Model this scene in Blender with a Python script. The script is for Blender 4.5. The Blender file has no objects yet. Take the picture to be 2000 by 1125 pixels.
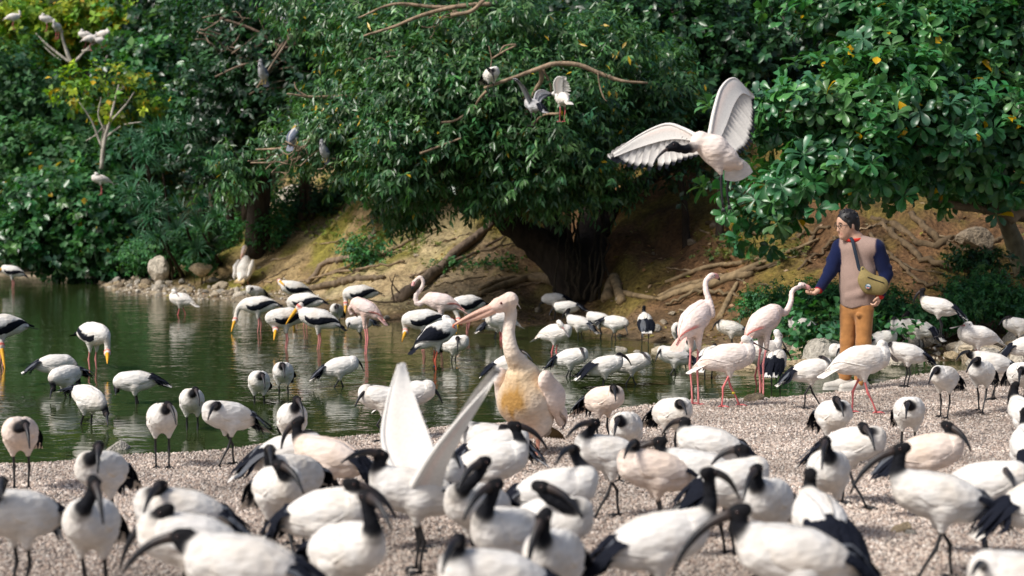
import bpy, math, random
import numpy as np
from mathutils import Vector, Matrix

random.seed(7)
rng = np.random.default_rng(7)
sc = bpy.context.scene
COL = sc.collection
rad = math.radians

# ------------------------------------------------------------------ camera
FPX = 55.0 / 36.0 * 2000.0
CAM_H = 1.74
PITCH = math.atan((562.5 - 411.0) / FPX)
cam = bpy.data.cameras.new("camera")
cam.lens = 55.0
cam.sensor_width = 36.0
cam.clip_start = 0.1
cam.clip_end = 400.0
cam.dof.use_dof = True
cam.dof.focus_distance = 13.5
cam.dof.aperture_fstop = 2.2
camo = bpy.data.objects.new("camera", cam)
camo.location = (0, 0, CAM_H)
camo.rotation_euler = (math.pi / 2 - PITCH, 0, 0)
COL.objects.link(camo)
sc.camera = camo

# ------------------------------------------------------------------ world, sun, exposure
SUN_EL, SUN_AZ = 47.0, -122.0          # azimuth clockwise from +Y: behind the camera, to its left
world = bpy.data.worlds.new("World")
sc.world = world
world.use_nodes = True
wn = world.node_tree
bg = wn.nodes["Background"]
sky = wn.nodes.new("ShaderNodeTexSky")
sky.sky_type = 'NISHITA'
sky.sun_disc = False
sky.sun_elevation = rad(SUN_EL)
sky.sun_rotation = rad(SUN_AZ)
sky.air_density = 1.0
sky.dust_density = 4.0
wn.links.new(sky.outputs[0], bg.inputs[0])
bg.inputs[1].default_value = 0.09
sun = bpy.data.lights.new("sun", 'SUN')
sun.energy = 3.0
sun.angle = rad(16)
sun.color = (1.0, 0.965, 0.91)
suno = bpy.data.objects.new("sun", sun)
d = Vector((math.sin(rad(SUN_AZ)) * math.cos(rad(SUN_EL)), math.cos(rad(SUN_AZ)) * math.cos(rad(SUN_EL)), math.sin(rad(SUN_EL))))
suno.rotation_euler = (-d).to_track_quat('-Z', 'Y').to_euler()
suno.location = d * 60
COL.objects.link(suno)
sc.view_settings.view_transform = 'Standard'
sc.view_settings.look = 'None'
sc.view_settings.exposure = 0.42
sc.view_settings.gamma = 1.0
sc.view_settings.use_curve_mapping = False
sc.render.engine = 'CYCLES'
sc.cycles.use_denoising = True
sc.cycles.max_bounces = 6
sc.cycles.diffuse_bounces = 3
sc.cycles.transparent_max_bounces = 4

# ------------------------------------------------------------------ pixel <-> world (photograph is 2000 x 1125)
CA, SA = math.cos(PITCH), math.sin(PITCH)

def ray(px, py):
    xc = (px - 1000.0) / FPX
    yc = (562.5 - py) / FPX
    return np.array([xc, CA + SA * yc, -SA + CA * yc])

def at(px, py, Y):
    r = ray(px, py)
    return np.array([0, 0, CAM_H]) + r * (Y / r[1])

def atz(px, py, z):
    r = ray(px, py)
    return np.array([0, 0, CAM_H]) + r * ((z - CAM_H) / r[2])

# ------------------------------------------------------------------ noise
_lat = np.random.default_rng(3).random((256, 256))

def vnoise(x, y):
    xi = np.floor(x).astype(int); yi = np.floor(y).astype(int)
    fx = x - xi; fy = y - yi
    fx = fx * fx * (3 - 2 * fx); fy = fy * fy * (3 - 2 * fy)
    a = _lat[xi % 256, yi % 256]; b = _lat[(xi + 1) % 256, yi % 256]
    c = _lat[xi % 256, (yi + 1) % 256]; e = _lat[(xi + 1) % 256, (yi + 1) % 256]
    return (a * (1 - fx) + b * fx) * (1 - fy) + (c * (1 - fx) + e * fx) * fy

def fbm(x, y, o=4):
    s = 0; a = 0.5; t = 0
    for i in range(o):
        s = s + a * vnoise(x * 2 ** i + 17 * i, y * 2 ** i + 9 * i); t += a; a *= 0.5
    return s / t

def sstep(a, b, x):
    t = np.clip((np.asarray(x, float) - a) / (b - a), 0, 1)
    return t * t * (3 - 2 * t)

def unit(v):
    v = np.asarray(v, float)
    n = np.linalg.norm(v, axis=-1, keepdims=True)
    return v / np.maximum(n, 1e-9)

# ------------------------------------------------------------------ materials
def new_mat(name, rough=0.8, spec=0.5):
    m = bpy.data.materials.new(name)
    m.use_nodes = True
    n = m.node_tree
    b = n.nodes["Principled BSDF"]
    b.inputs["Roughness"].default_value = rough
    b.inputs["Specular IOR Level"].default_value = spec
    return m, n, b

def node(n, t, **kw):
    x = n.nodes.new(t)
    for k, v in kw.items():
        setattr(x, k, v)
    return x

def vary(n, col_socket, scale, lo, hi, coord="Object", detail=4, stretch=None):
    """multiply a colour by fine noise"""
    tc = node(n, "ShaderNodeTexCoord")
    src = tc.outputs[coord]
    if stretch:
        mp = node(n, "ShaderNodeMapping"); mp.inputs["Scale"].default_value = stretch
        n.links.new(src, mp.inputs[0]); src = mp.outputs[0]
    nz = node(n, "ShaderNodeTexNoise"); nz.inputs["Scale"].default_value = scale; nz.inputs["Detail"].default_value = detail
    n.links.new(src, nz.inputs["Vector"])
    mr = node(n, "ShaderNodeMapRange"); mr.inputs[1].default_value = 0.3; mr.inputs[2].default_value = 0.7
    mr.inputs[3].default_value = lo; mr.inputs[4].default_value = hi
    n.links.new(nz.outputs[0], mr.inputs[0])
    mx = node(n, "ShaderNodeVectorMath", operation='SCALE')
    n.links.new(col_socket, mx.inputs[0]); n.links.new(mr.outputs[0], mx.inputs[3])
    return mx.outputs[0], nz.outputs[0]

def bump(n, b, h, strength, dist):
    bp = node(n, "ShaderNodeBump"); bp.inputs["Strength"].default_value = strength; bp.inputs["Distance"].default_value = dist
    n.links.new(h, bp.inputs["Height"]); n.links.new(bp.outputs[0], b.inputs["Normal"])
    return bp

def colmat(name, rough, nscale=30, lo=0.85, hi=1.12, bs=0.2, bd=0.01, spec=0.4, stretch=None, sheen=0.0):
    m, n, b = new_mat(name, rough, spec)
    at_ = node(n, "ShaderNodeVertexColor", layer_name="Col")
    c, h = vary(n, at_.outputs[0], nscale, lo, hi, stretch=stretch)
    n.links.new(c, b.inputs["Base Color"])
    if bs: bump(n, b, h, bs, bd)
    b.inputs["Sheen Weight"].default_value = sheen
    return m

M = {}
def feathermat():
    m, n, b = new_mat("feather", 0.85, 0.15)
    at_ = node(n, "ShaderNodeVertexColor", layer_name="Col")
    c, h = vary(n, at_.outputs[0], 40, 0.84, 1.06, stretch=(0.3, 1, 1))
    # cream stains of the plumage: soft, irregular patches
    tc = node(n, "ShaderNodeTexCoord"); oi = node(n, "ShaderNodeObjectInfo")
    ad = node(n, "ShaderNodeVectorMath", operation='ADD'); sc_ = node(n, "ShaderNodeVectorMath", operation='SCALE'); sc_.inputs[0].default_value = (37, 19, 23)
    n.links.new(oi.outputs["Random"], sc_.inputs[3]); n.links.new(tc.outputs["Object"], ad.inputs[0]); n.links.new(sc_.outputs[0], ad.inputs[1])
    nz = node(n, "ShaderNodeTexNoise"); nz.inputs["Scale"].default_value = 7; nz.inputs["Detail"].default_value = 4
    n.links.new(ad.outputs[0], nz.inputs["Vector"])
    mr = node(n, "ShaderNodeMapRange"); mr.inputs[1].default_value = 0.45; mr.inputs[2].default_value = 0.75; mr.inputs[3].default_value = 0; mr.inputs[4].default_value = 0.75
    n.links.new(nz.outputs[0], mr.inputs[0])
    mu = node(n, "ShaderNodeVectorMath", operation='MULTIPLY'); mu.inputs[1].default_value = (0.94, 0.86, 0.76)
    n.links.new(c, mu.inputs[0])
    mx = node(n, "ShaderNodeMix", data_type='RGBA'); n.links.new(mr.outputs[0], mx.inputs[0]); n.links.new(c, mx.inputs[6]); n.links.new(mu.outputs[0], mx.inputs[7])
    n.links.new(mx.outputs[2], b.inputs["Base Color"])
    # overlapping contour feathers
    mp = node(n, "ShaderNodeMapping"); mp.inputs["Scale"].default_value = (0.55, 1, 1); n.links.new(tc.outputs["Object"], mp.inputs[0])
    vo = node(n, "ShaderNodeTexVoronoi"); vo.inputs["Scale"].default_value = 42; n.links.new(mp.outputs[0], vo.inputs["Vector"])
    a2 = node(n, "ShaderNodeMath", operation='ADD'); n.links.new(vo.outputs["Distance"], a2.inputs[0]); n.links.new(h, a2.inputs[1])
    bump(n, b, a2.outputs[0], 0.55, 0.008)
    return m
M['feather'] = feathermat()
M['vane'] = colmat("vane", 0.8, 90, 0.9, 1.05, 0.25, 0.002, 0.2, sheen=0.1)
M['horn'] = colmat("horn", 0.45, 60, 0.8, 1.15, 0.25, 0.002, 0.4)
M['eye'] = colmat("eye", 0.08, 10, 1, 1, 0, 0, 0.6)
M['skin'] = colmat("skin", 0.5, 25, 0.92, 1.06, 0.08, 0.002, 0.4)
M['knit'] = colmat("knit", 0.95, 140, 0.82, 1.12, 0.6, 0.004, 0.1, sheen=0.08)
M['cord'] = colmat("cord", 0.95, 18, 0.86, 1.1, 0.5, 0.012, 0.15, sheen=0.2)
M['canvas'] = colmat("canvas", 0.8, 60, 0.88, 1.1, 0.3, 0.003, 0.25)
M['hair'] = colmat("hair", 0.5, 70, 0.6, 1.5, 0.6, 0.004, 0.4, stretch=(1, 1, 0.3))
M['bark'] = colmat("bark", 0.9, 9, 0.55, 1.35, 0.9, 0.05, 0.2, stretch=(1, 1, 0.4))
M['rock'] = colmat("rock", 0.9, 6, 0.6, 1.3, 0.8, 0.06, 0.25)

def leafmat(name, rough, spec, trans):
    m, n, b = new_mat(name, rough, spec)
    at_ = node(n, "ShaderNodeVertexColor", layer_name="Col")
    n.links.new(at_.outputs[0], b.inputs["Base Color"])
    tr = node(n, "ShaderNodeBsdfTranslucent")
    g = node(n, "ShaderNodeVectorMath", operation='MULTIPLY'); g.inputs[1].default_value = (1.3, 1.5, 0.5)
    n.links.new(at_.outputs[0], g.inputs[0]); n.links.new(g.outputs[0], tr.inputs[0])
    mx = node(n, "ShaderNodeMixShader"); mx.inputs[0].default_value = trans
    n.links.new(b.outputs[0], mx.inputs[1]); n.links.new(tr.outputs[0], mx.inputs[2])
    n.links.new(mx.outputs[0], n.nodes["Material Output"].inputs[0])
    return m
M['leaf'] = leafmat("leaf", 0.33, 0.5, 0.22)
M['leafmatte'] = leafmat("leaf_matte", 0.6, 0.3, 0.25)

# ------------------------------------------------------------------ objects
def tag(o, label=None, cat=None, group=None, kind=None):
    if label: o['label'] = label
    if cat: o['category'] = cat
    if group: o['group'] = group
    if kind: o['kind'] = kind
    return o

def empty(name, loc, rz=0.0, label=None, cat=None, group=None):
    o = bpy.data.objects.new(name, None)
    o.empty_display_size = 0.1
    o.location = tuple(float(v) for v in loc); o.rotation_euler = (0, 0, rz)
    COL.objects.link(o)
    return tag(o, label, cat, group)

def link_mesh(name, me, mat, parent=None):
    me.materials.append(mat)
    o = bpy.data.objects.new(name, me)
    COL.objects.link(o)
    if parent is not None: o.parent = parent
    return o

def mesh_from(name, V, F, col=None, smooth=True):
    """V (n,3); F list of index tuples or an (m,3|4) int array"""
    me = bpy.data.meshes.new(name)
    V = np.asarray(V, np.float32)
    if isinstance(F, np.ndarray):
        m, k = F.shape
        me.vertices.add(len(V)); me.vertices.foreach_set("co", V.ravel())
        me.loops.add(m * k); me.loops.foreach_set("vertex_index", F.astype(np.int32).ravel())
        me.polygons.add(m)
        me.polygons.foreach_set("loop_start", np.arange(0, m * k, k, dtype=np.int32))
        me.update(calc_edges=True)
    else:
        me.from_pydata([tuple(v) for v in V.tolist()], [], [tuple(f) for f in F])
    if smooth:
        me.polygons.foreach_set("use_smooth", np.ones(len(me.polygons), bool))
    if col is None: col = (0.5, 0.5, 0.5)
    col = np.asarray(col, np.float32)
    if col.ndim == 1: col = np.tile(col, (len(V), 1))
    c4 = np.ones((len(V), 4), np.float32); c4[:, :3] = col[:, :3]
    a = me.color_attributes.new("Col", 'FLOAT_COLOR', 'POINT')
    a.data.foreach_set("color", c4.ravel())
    me.update()
    return me

def mobj(name, V, F, mat, parent=None, col=None, smooth=True):
    return link_mesh(name, mesh_from(name, V, F, col, smooth), mat, parent)

class MB:
    """collects pieces of one mesh"""
    def __init__(s): s.V = []; s.F = []; s.C = []; s.n = 0
    def add(s, V, F, C):
        V = np.asarray(V, float); C = np.asarray(C, float)
        if C.ndim == 1: C = np.tile(C, (len(V), 1))
        s.V.append(V); s.C.append(C)
        s.F += [tuple(i + s.n for i in f) for f in F]
        s.n += len(V)
        return s
    def build(s, name, mat, parent=None, smooth=True):
        return mobj(name, np.vstack(s.V), s.F, mat, parent, np.vstack(s.C), smooth)

def catmull(P, n):
    P = np.asarray(P, float)
    if len(P) == 2:
        t = np.linspace(0, 1, n)[:, None]
        return P[0] * (1 - t) + P[1] * t
    Q = np.vstack([2 * P[0] - P[1], P, 2 * P[-1] - P[-2]])
    out = []
    for u in np.linspace(0, len(P) - 1 - 1e-6, n):
        i = int(u); t = u - i
        a, b, c, e = Q[i], Q[i + 1], Q[i + 2], Q[i + 3]
        out.append(0.5 * (2 * b + (c - a) * t + (2 * a - 5 * b + 4 * c - e) * t * t + (3 * b - a - 3 * c + e) * t ** 3))
    return np.array(out)

def lerp_list(L, n):
    L = np.asarray(L, float)
    x = np.linspace(0, len(L) - 1, n)
    if L.ndim == 1: return np.interp(x, np.arange(len(L)), L)
    return np.stack([np.interp(x, np.arange(len(L)), L[:, k]) for k in range(L.shape[1])], 1)

def tube(P, R, C, seg=8, flat=None, side=None, jitter=0.0):
    """tube along points P with radii R (scalar list) ; flat = per-point factor on the 'up' axis"""
    P = np.asarray(P, float); n = len(P)
    R = lerp_list(np.atleast_1d(R), n) if len(np.atleast_1d(R)) != n else np.asarray(R, float)
    C = np.asarray(C, float)
    if C.ndim == 1: C = np.tile(C, (n, 1))
    elif len(C) != n: C = lerp_list(C, n)
    T = unit(np.gradient(P, axis=0))
    s = np.array([0.0, 1, 0]) if side is None else np.asarray(side, float)
    V = []
    for i in range(n):
        sp = s - T[i] * np.dot(s, T[i])
        if np.linalg.norm(sp) < 0.05:
            sp = np.cross(T[i], [0.3, 0.1, 1.0])
        sp = unit(sp); s = sp
        up = np.cross(sp, T[i])
        a = np.arange(seg) * 2 * math.pi / seg
        f = 1.0 if flat is None else flat[i]
        rr = R[i] * (1 + (rng.random(seg) - 0.5) * jitter)
        V.append(P[i] + np.outer(np.cos(a) * rr, sp) + np.outer(np.sin(a) * rr * f, up))
    V = np.vstack(V + [P[:1], P[-1:]])
    F = []
    for i in range(n - 1):
        for j in range(seg):
            k = (j + 1) % seg
            F.append((i * seg + j, i * seg + k, (i + 1) * seg + k, (i + 1) * seg + j))
    b = n * seg
    for j in range(seg):
        k = (j + 1) % seg
        F.append((b, k, j)); F.append((b + 1, (n - 1) * seg + j, (n - 1) * seg + k))
    CC = np.vstack([np.repeat(C, seg, 0), C[:1], C[-1:]])
    return V, F, CC

def ball(c, r, col, nu=10, nv=7, M3=None):
    V = []; F = []
    for i in range(nv + 1):
        th = math.pi * i / nv
        for j in range(nu):
            ph = 2 * math.pi * j / nu
            V.append((math.sin(th) * math.cos(ph), math.sin(th) * math.sin(ph), math.cos(th)))
    V = np.array(V) * np.asarray(r, float)
    if M3 is not None: V = V @ np.asarray(M3).T
    for i in range(nv):
        for j in range(nu):
            k = (j + 1) % nu
            F.append((i * nu + j, (i + 1) * nu + j, (i + 1) * nu + k, i * nu + k))
    return V + np.asarray(c, float), F, np.asarray(col, float)

def blade(P, W, C, n=7, up=(0, 0, 1), camber=0.25):
    """one feather or strap leaf: a strip along P, half widths W, three vertices across"""
    P = catmull(P, n); W = lerp_list(W, n); C = np.asarray(C, float)
    C = np.tile(C, (n, 1)) if C.ndim == 1 else lerp_list(C, n)
    T = unit(np.gradient(P, axis=0)); up = np.asarray(up, float)
    V = []; F = []; CC = []
    for i in range(n):
        s = np.cross(T[i], up)
        if np.linalg.norm(s) < 1e-3: s = np.array([0, 1.0, 0])
        s = unit(s); u = np.cross(s, T[i])
        V += [P[i] - s * W[i], P[i] + u * W[i] * camber, P[i] + s * W[i]]
        CC += [C[i]] * 3
    for i in range(n - 1):
        a = i * 3
        F += [(a, a + 1, a + 4, a + 3), (a + 1, a + 2, a + 5, a + 4)]
    return np.array(V), F, np.array(CC)

# ------------------------------------------------------------------ signed-distance bodies -> one continuous skin
class SDF:
    def __init__(s): s.p = []
    def cone(s, a, b, r1, r2, k=0.02, col=(0.8, 0.8, 0.8), sy=1.0, syd=None, tors=False):
        s.p.append(dict(t=0, a=np.asarray(a, float), b=np.asarray(b, float), r1=r1, r2=r2, k=k, c=np.asarray(col, float), sy=sy,
                        syd=None if syd is None else unit(syd), tors=tors)); return s
    def ell(s, c, r, k=0.02, col=(0.8, 0.8, 0.8), R=None, tors=False):
        s.p.append(dict(t=1, a=np.asarray(c, float), r=np.asarray(r, float), R=np.eye(3) if R is None else np.asarray(R, float), k=k,
                        c=np.asarray(col, float), tors=tors)); return s
    def one(s, q, P):
        if q['t'] == 0:
            a, ab = q['a'], q['b'] - q['a']
            w = P - a
            if q['syd'] is not None:                      # flattened along one direction
                u = q['syd']; m = (q['a'] + q['b']) * 0.5
                cc = (P - m) @ u
                w = w + np.multiply.outer(cc * (1 / q['sy'] - 1), u)
            L = float(ab @ ab)
            t = np.clip((w @ ab) / max(L, 1e-12), 0, 1)
            dd = np.sqrt(((w - t[..., None] * ab) ** 2).sum(-1)) - (q['r1'] + (q['r2'] - q['r1']) * t)
            return dd * (min(q['sy'], 1.0) if q['syd'] is not None else 1.0)
        w = (P - q['a']) @ q['R']
        k0 = np.sqrt(((w / q['r']) ** 2).sum(-1)); k1 = np.sqrt(((w / q['r'] ** 2) ** 2).sum(-1))
        return k0 * (k0 - 1) / np.maximum(k1, 1e-6)
    @staticmethod
    def smin(a, b, k):
        if k <= 0: return np.minimum(a, b)
        h = np.maximum(k - np.abs(a - b), 0) / k
        return np.minimum(a, b) - h * h * k * 0.25
    def val(s, P, tors=False):
        d_ = None
        for q in s.p:
            if tors and not q['tors']: continue
            x = s.one(q, P)
            d_ = x if d_ is None else s.smin(d_, x, q['k'])
        return d_
    def bounds(s, q):
        if q['t'] == 0:
            r = max(q['r1'], q['r2']) * (max(q['sy'], 1.0))
            return np.minimum(q['a'], q['b']) - r, np.maximum(q['a'], q['b']) + r
        r = q['r'].max()
        return q['a'] - r, q['a'] + r
    def mesh(s, h, csharp=0.006, cut=None):
        bb = [s.bounds(q) for q in s.p]
        lo = np.min([b[0] for b in bb], 0) - 2.5 * h; hi = np.max([b[1] for b in bb], 0) + 2.5 * h
        n = np.ceil((hi - lo) / h).astype(int) + 1
        G = np.ones(n) * 1.0
        ax = [lo[k] + np.arange(n[k]) * h for k in range(3)]
        for q, b in zip(s.p, bb):
            pad = q['k'] + 3 * h + 0.01
            i0 = np.clip(np.floor((b[0] - pad - lo) / h).astype(int), 0, n); i1 = np.clip(np.ceil((b[1] + pad - lo) / h).astype(int) + 1, 0, n)
            X, Y, Z = np.meshgrid(ax[0][i0[0]:i1[0]], ax[1][i0[1]:i1[1]], ax[2][i0[2]:i1[2]], indexing='ij')
            sl = (slice(i0[0], i1[0]), slice(i0[1], i1[1]), slice(i0[2], i1[2]))
            G[sl] = s.smin(G[sl], s.one(q, np.stack([X, Y, Z], -1)), q['k'])
        if cut is not None:
            X, Y, Z = np.meshgrid(*ax, indexing='ij')
            G = np.maximum(G, cut(np.stack([X, Y, Z], -1)))
        ins = G < 0
        c = [ins[i:n[0] - 1 + i, j:n[1] - 1 + j, k:n[2] - 1 + k] for i in (0, 1) for j in (0, 1) for k in (0, 1)]
        cnt = sum(x.astype(np.int8) for x in c)
        act = np.argwhere((cnt > 0) & (cnt < 8))
        idx = -np.ones(n - 1, int); idx[act[:, 0], act[:, 1], act[:, 2]] = np.arange(len(act))
        cor = np.array([(i, j, k) for i in (0, 1) for j in (0, 1) for k in (0, 1)])
        val = np.stack([G[act[:, 0] + o[0], act[:, 1] + o[1], act[:, 2] + o[2]] for o in cor], 1)
        acc = np.zeros((len(act), 3)); num = np.zeros(len(act))
        for e0 in range(8):
            for e1 in range(e0 + 1, 8):
                if np.abs(cor[e0] - cor[e1]).sum() != 1: continue
                a, b = val[:, e0], val[:, e1]
                m = (a < 0) != (b < 0)
                t = np.where(m, a / np.where(m, a - b, 1), 0)
                acc += np.where(m[:, None], cor[e0] + t[:, None] * (cor[e1] - cor[e0]), 0); num += m
        V = lo + (act + acc / np.maximum(num, 1)[:, None]) * h
        F = []
        for axn in range(3):
            o = [0, 0, 0]; o[axn] = 1
            u, w = [(1, 2), (2, 0), (0, 1)][axn]
            A = ins[:n[0] - o[0], :n[1] - o[1], :n[2] - o[2]]; B = ins[o[0]:, o[1]:, o[2]:]
            E = np.argwhere(A != B)
            E = E[(E[:, u] > 0) & (E[:, w] > 0) & (E[:, u] < n[u] - 1) & (E[:, w] < n[w] - 1)]
            sg = A[E[:, 0], E[:, 1], E[:, 2]]
            q4 = []
            for du, dw in ((-1, -1), (0, -1), (0, 0), (-1, 0)):
                e = E.copy(); e[:, u] += du; e[:, w] += dw
                q4.append(idx[e[:, 0], e[:, 1], e[:, 2]])
            q4 = np.stack(q4, 1)
            q4[~sg] = q4[~sg][:, ::-1]
            F.append(q4)
        F = np.vstack(F); F = F[(F >= 0).all(1)]
        if cut is None:
            e = h * 0.3
            for it in range(2):
                v0 = s.val(V)
                g = np.stack([s.val(V + np.eye(3)[k] * e) - s.val(V - np.eye(3)[k] * e) for k in range(3)], 1) / (2 * e)
                V = V - np.clip(v0, -h, h)[:, None] * g / np.maximum((g * g).sum(1), 0.3)[:, None] * 0.8
        D = np.stack([s.one(q, V) for q in s.p], 1)
        W = np.exp(-(D - D.min(1, keepdims=True)) / csharp)
        C = (W @ np.stack([q['c'] for q in s.p])) / W.sum(1, keepdims=True)
        return V, F, C
# ------------------------------------------------------------------ terrain, water, stones
near_px = [(-500, 950), (0, 908), (71, 906), (142, 899), (249, 889), (356, 885), (427, 880), (516, 868), (700, 851), (757, 848), (880, 832),
           (1000, 826), (1095, 814), (1148, 807), (1290, 789), (1336, 782), (1440, 779), (1531, 777), (1620, 766), (1706, 751), (1798, 731), (1900, 722), (1990, 714)]
far_px = [(-260, 535), (0, 541), (120, 543), (178, 551), (249, 574), (374, 585), (473, 590), (570, 598), (650, 622), (739, 629), (970, 641), (1059, 635), (1194, 655),
          (1265, 668), (1390, 676), (1550, 690), (1640, 698), (1750, 703), (1850, 705), (1950, 706), (1990, 708)]
NW = np.array([atz(x, y, 0.0)[:2] for x, y in near_px])
FW = np.array([atz(x, y, 0.0)[:2] for x, y in far_px])
NW = NW[np.argsort(NW[:, 0])]; FW = FW[np.argsort(FW[:, 0])]
NW = np.vstack([[-40, 6.5], [-14, 8.0], NW, [9, 18.6], [40, 20]])
FW = np.vstack([[-40, 46], [-20, 44], FW, [9, 18.2], [40, 19]])

def shores(X, Y):
    wob = (fbm(X * 1.7, Y * 0 + 3.3, 3) - 0.5) * 0.35
    sn = np.interp(X, NW[:, 0], NW[:, 1]) + wob * 0.6 - Y
    sf = Y - np.interp(X, FW[:, 0], FW[:, 1]) - wob
    return sn, sf

def height(X, Y):
    X = np.asarray(X, float); Y = np.asarray(Y, float)
    sn, sf = shores(X, Y)
    h = np.zeros_like(X)
    dep = np.minimum(-sn, -sf)
    pond = -0.13 * (1 - np.exp(-np.maximum(dep, 0) / 0.8))
    near = 0.08 * (1 - np.exp(-np.maximum(sn, 0) / 1.6)) + 0.032 * np.maximum(np.minimum(11.0 - Y, sn), 0) + (fbm(X * 2.1, Y * 2.1, 3) - 0.5) * 0.05 * sstep(0, .8, sn)
    # far bank: a shallow beach, then a slope; the ridge fades out towards the left
    k = sstep(-9.0, -4.6, X)
    s0 = 1.3 + 1.0 * sstep(2.0, -3.0, X)
    sl = 0.42 * sstep(0.0, 3.5, X) + 0.36 * (1 - sstep(0.0, 3.5, X))
    t = np.maximum(sf - s0, 0)
    beach = 0.14 * (1 - np.exp(-np.maximum(sf, 0) / 1.0))
    lump = (fbm(X * 0.9 + 5, Y * 0.9, 4) - 0.5) * sstep(0.3, 3, t)
    hill = k * (sl * t - 0.5 * sl * 0.6 * (1 - np.exp(-t / 0.6)))
    hill = np.where(hill > 3.2, 3.2 + (hill - 3.2) * 0.5, hill) + lump * 0.7 * k
    low = (1 - k) * (0.05 * t + lump * 0.25)
    back = np.maximum(Y - 44 - 8 * (1 - sstep(-12, -4, X)), 0) * 0.45
    far = beach + hill + low + np.minimum(back, 16) + (fbm(X * 3.4, Y * 3.4, 4) - 0.5) * 0.24 * sstep(0, 2.0, sf)
    h = np.where(sn > 0, near, np.where(sf > 0, far, pond))
    return h

def hgt(x, y): return float(height(np.array([x]), np.array([y]))[0])

def mixc(a, b, t): return a * (1 - t[..., None]) + np.asarray(b, float) * t[..., None]

def build_ground():
    ny, nx = 390, 340
    Yg = 2.5 * (90 / 2.5) ** (np.linspace(0, 1, ny))
    Ag = np.linspace(-0.55, 0.55, nx)
    Y = np.repeat(Yg[:, None], nx, 1); X = Ag[None, :] * (Y + 9)
    Z = height(X, Y)
    sn, sf = shores(X, Y)
    n1 = fbm(X * 1.3, Y * 1.3, 4); n2 = fbm(X * 5 + 40, Y * 5, 3); n3 = fbm(X * 0.5 + 9, Y * 0.5, 3)
    g = np.zeros(X.shape + (3,)) + np.array([0.40, 0.33, 0.28])
    g = mixc(g, (0.20, 0.165, 0.13), sstep(0.55, 0.8, n2) * 0.6)
    g = mixc(g, (0.11, 0.095, 0.075), sstep(0.5, 0.0, sn) * 0.7)                 # wet edge
    tan = np.zeros_like(g) + np.array([0.34, 0.25, 0.125])
    tan = mixc(tan, (0.22, 0.15, 0.07), sstep(0.45, 0.7, n2) * 0.75)
    tan = mixc(tan, (0.21, 0.19, 0.035), sstep(0.46, 0.60, n1) * 0.9)          # moss
    tan = mixc(tan, (0.50, 0.40, 0.26), sstep(0.60, 0.72, n3) * 0.6)
    red = np.zeros_like(g) + np.array([0.155, 0.085, 0.040])
    red = mixc(red, (0.17, 0.135, 0.03), sstep(0.48, 0.62, n1) * 0.8)
    red = mixc(red, (0.06, 0.035, 0.02), sstep(0.5, 0.7, n2) * 0.6)
    soil = mixc(tan, red, sstep(-2.0, 1.2, X))
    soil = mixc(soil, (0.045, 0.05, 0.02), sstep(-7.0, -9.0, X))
    beach = np.zeros_like(g) + np.array([0.17, 0.115, 0.065])
    beach = mixc(beach, (0.33, 0.27, 0.19), sstep(-2.5, -5.5, X))
    beach = mixc(beach, (0.10, 0.07, 0.04), sstep(0.5, 0.65, n2) * 0.7)
    fb = mixc(beach, soil, sstep(0.8, 2.6, sf + (n1 - .5)))
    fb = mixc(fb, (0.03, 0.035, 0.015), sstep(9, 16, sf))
    bed = np.zeros_like(g) + np.array([0.06, 0.05, 0.025])
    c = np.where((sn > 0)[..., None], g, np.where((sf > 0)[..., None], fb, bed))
    i = np.arange(ny * nx).reshape(ny, nx)
    F = np.stack([i[:-1, :-1], i[:-1, 1:], i[1:, 1:], i[1:, :-1]], -1).reshape(-1, 4)
    m, n, b = new_mat("soil", 0.95, 0.2)
    at_ = node(n, "ShaderNodeVertexColor", layer_name="Col")
    c1, h1 = vary(n, at_.outputs[0], 2.6, 0.62, 1.30, detail=9)
    cc, h = vary(n, c1, 17, 0.55, 1.40, detail=8)
    n.links.new(cc, b.inputs["Base Color"]); bump(n, b, h, 1.0, 0.07)
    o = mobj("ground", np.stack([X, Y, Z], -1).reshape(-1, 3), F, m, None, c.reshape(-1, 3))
    return tag(o, kind="structure", label="gravel bank, pond bed and earthen slope behind the water")

GROUND = build_ground()

def build_water():
    m, n, b = new_mat("pond_water", 0.03, 0.5)
    b.inputs["Base Color"].default_value = (0.028, 0.042, 0.012, 1)
    b.inputs["IOR"].default_value = 1.33
    tc = node(n, "ShaderNodeTexCoord")
    out = None
    for scale, w, st in ((1.6, 0.55, (1, 1.0, 1)), (5.5, 0.20, (0.8, 1.4, 1)), (16.0, 0.03, (0.7, 1.5, 1))):
        mp = node(n, "ShaderNodeMapping"); mp.inputs["Scale"].default_value = st
        nz = node(n, "ShaderNodeTexNoise"); nz.inputs["Scale"].default_value = scale; nz.inputs["Detail"].default_value = 2; nz.inputs["Distortion"].default_value = 0.6
        n.links.new(tc.outputs["Object"], mp.inputs[0]); n.links.new(mp.outputs[0], nz.inputs["Vector"])
        mu = node(n, "ShaderNodeMath", operation='MULTIPLY'); mu.inputs[1].default_value = w
        n.links.new(nz.outputs[0], mu.inputs[0])
        if out is None: out = mu.outputs[0]
        else:
            ad = node(n, "ShaderNodeMath", operation='ADD'); n.links.new(out, ad.inputs[0]); n.links.new(mu.outputs[0], ad.inputs[1]); out = ad.outputs[0]
    bump(n, b, out, 1.0, 0.020)
    V = [(-45, 6, 0), (12, 6, 0), (12, 50, 0), (-45, 50, 0)]
    o = mobj("pond_water", V, [(0, 1, 2, 3)], m, None, (0, 0, 0), smooth=False)
    tag(o, kind="structure", label="green brown pond with small ripples")
build_water()

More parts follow.
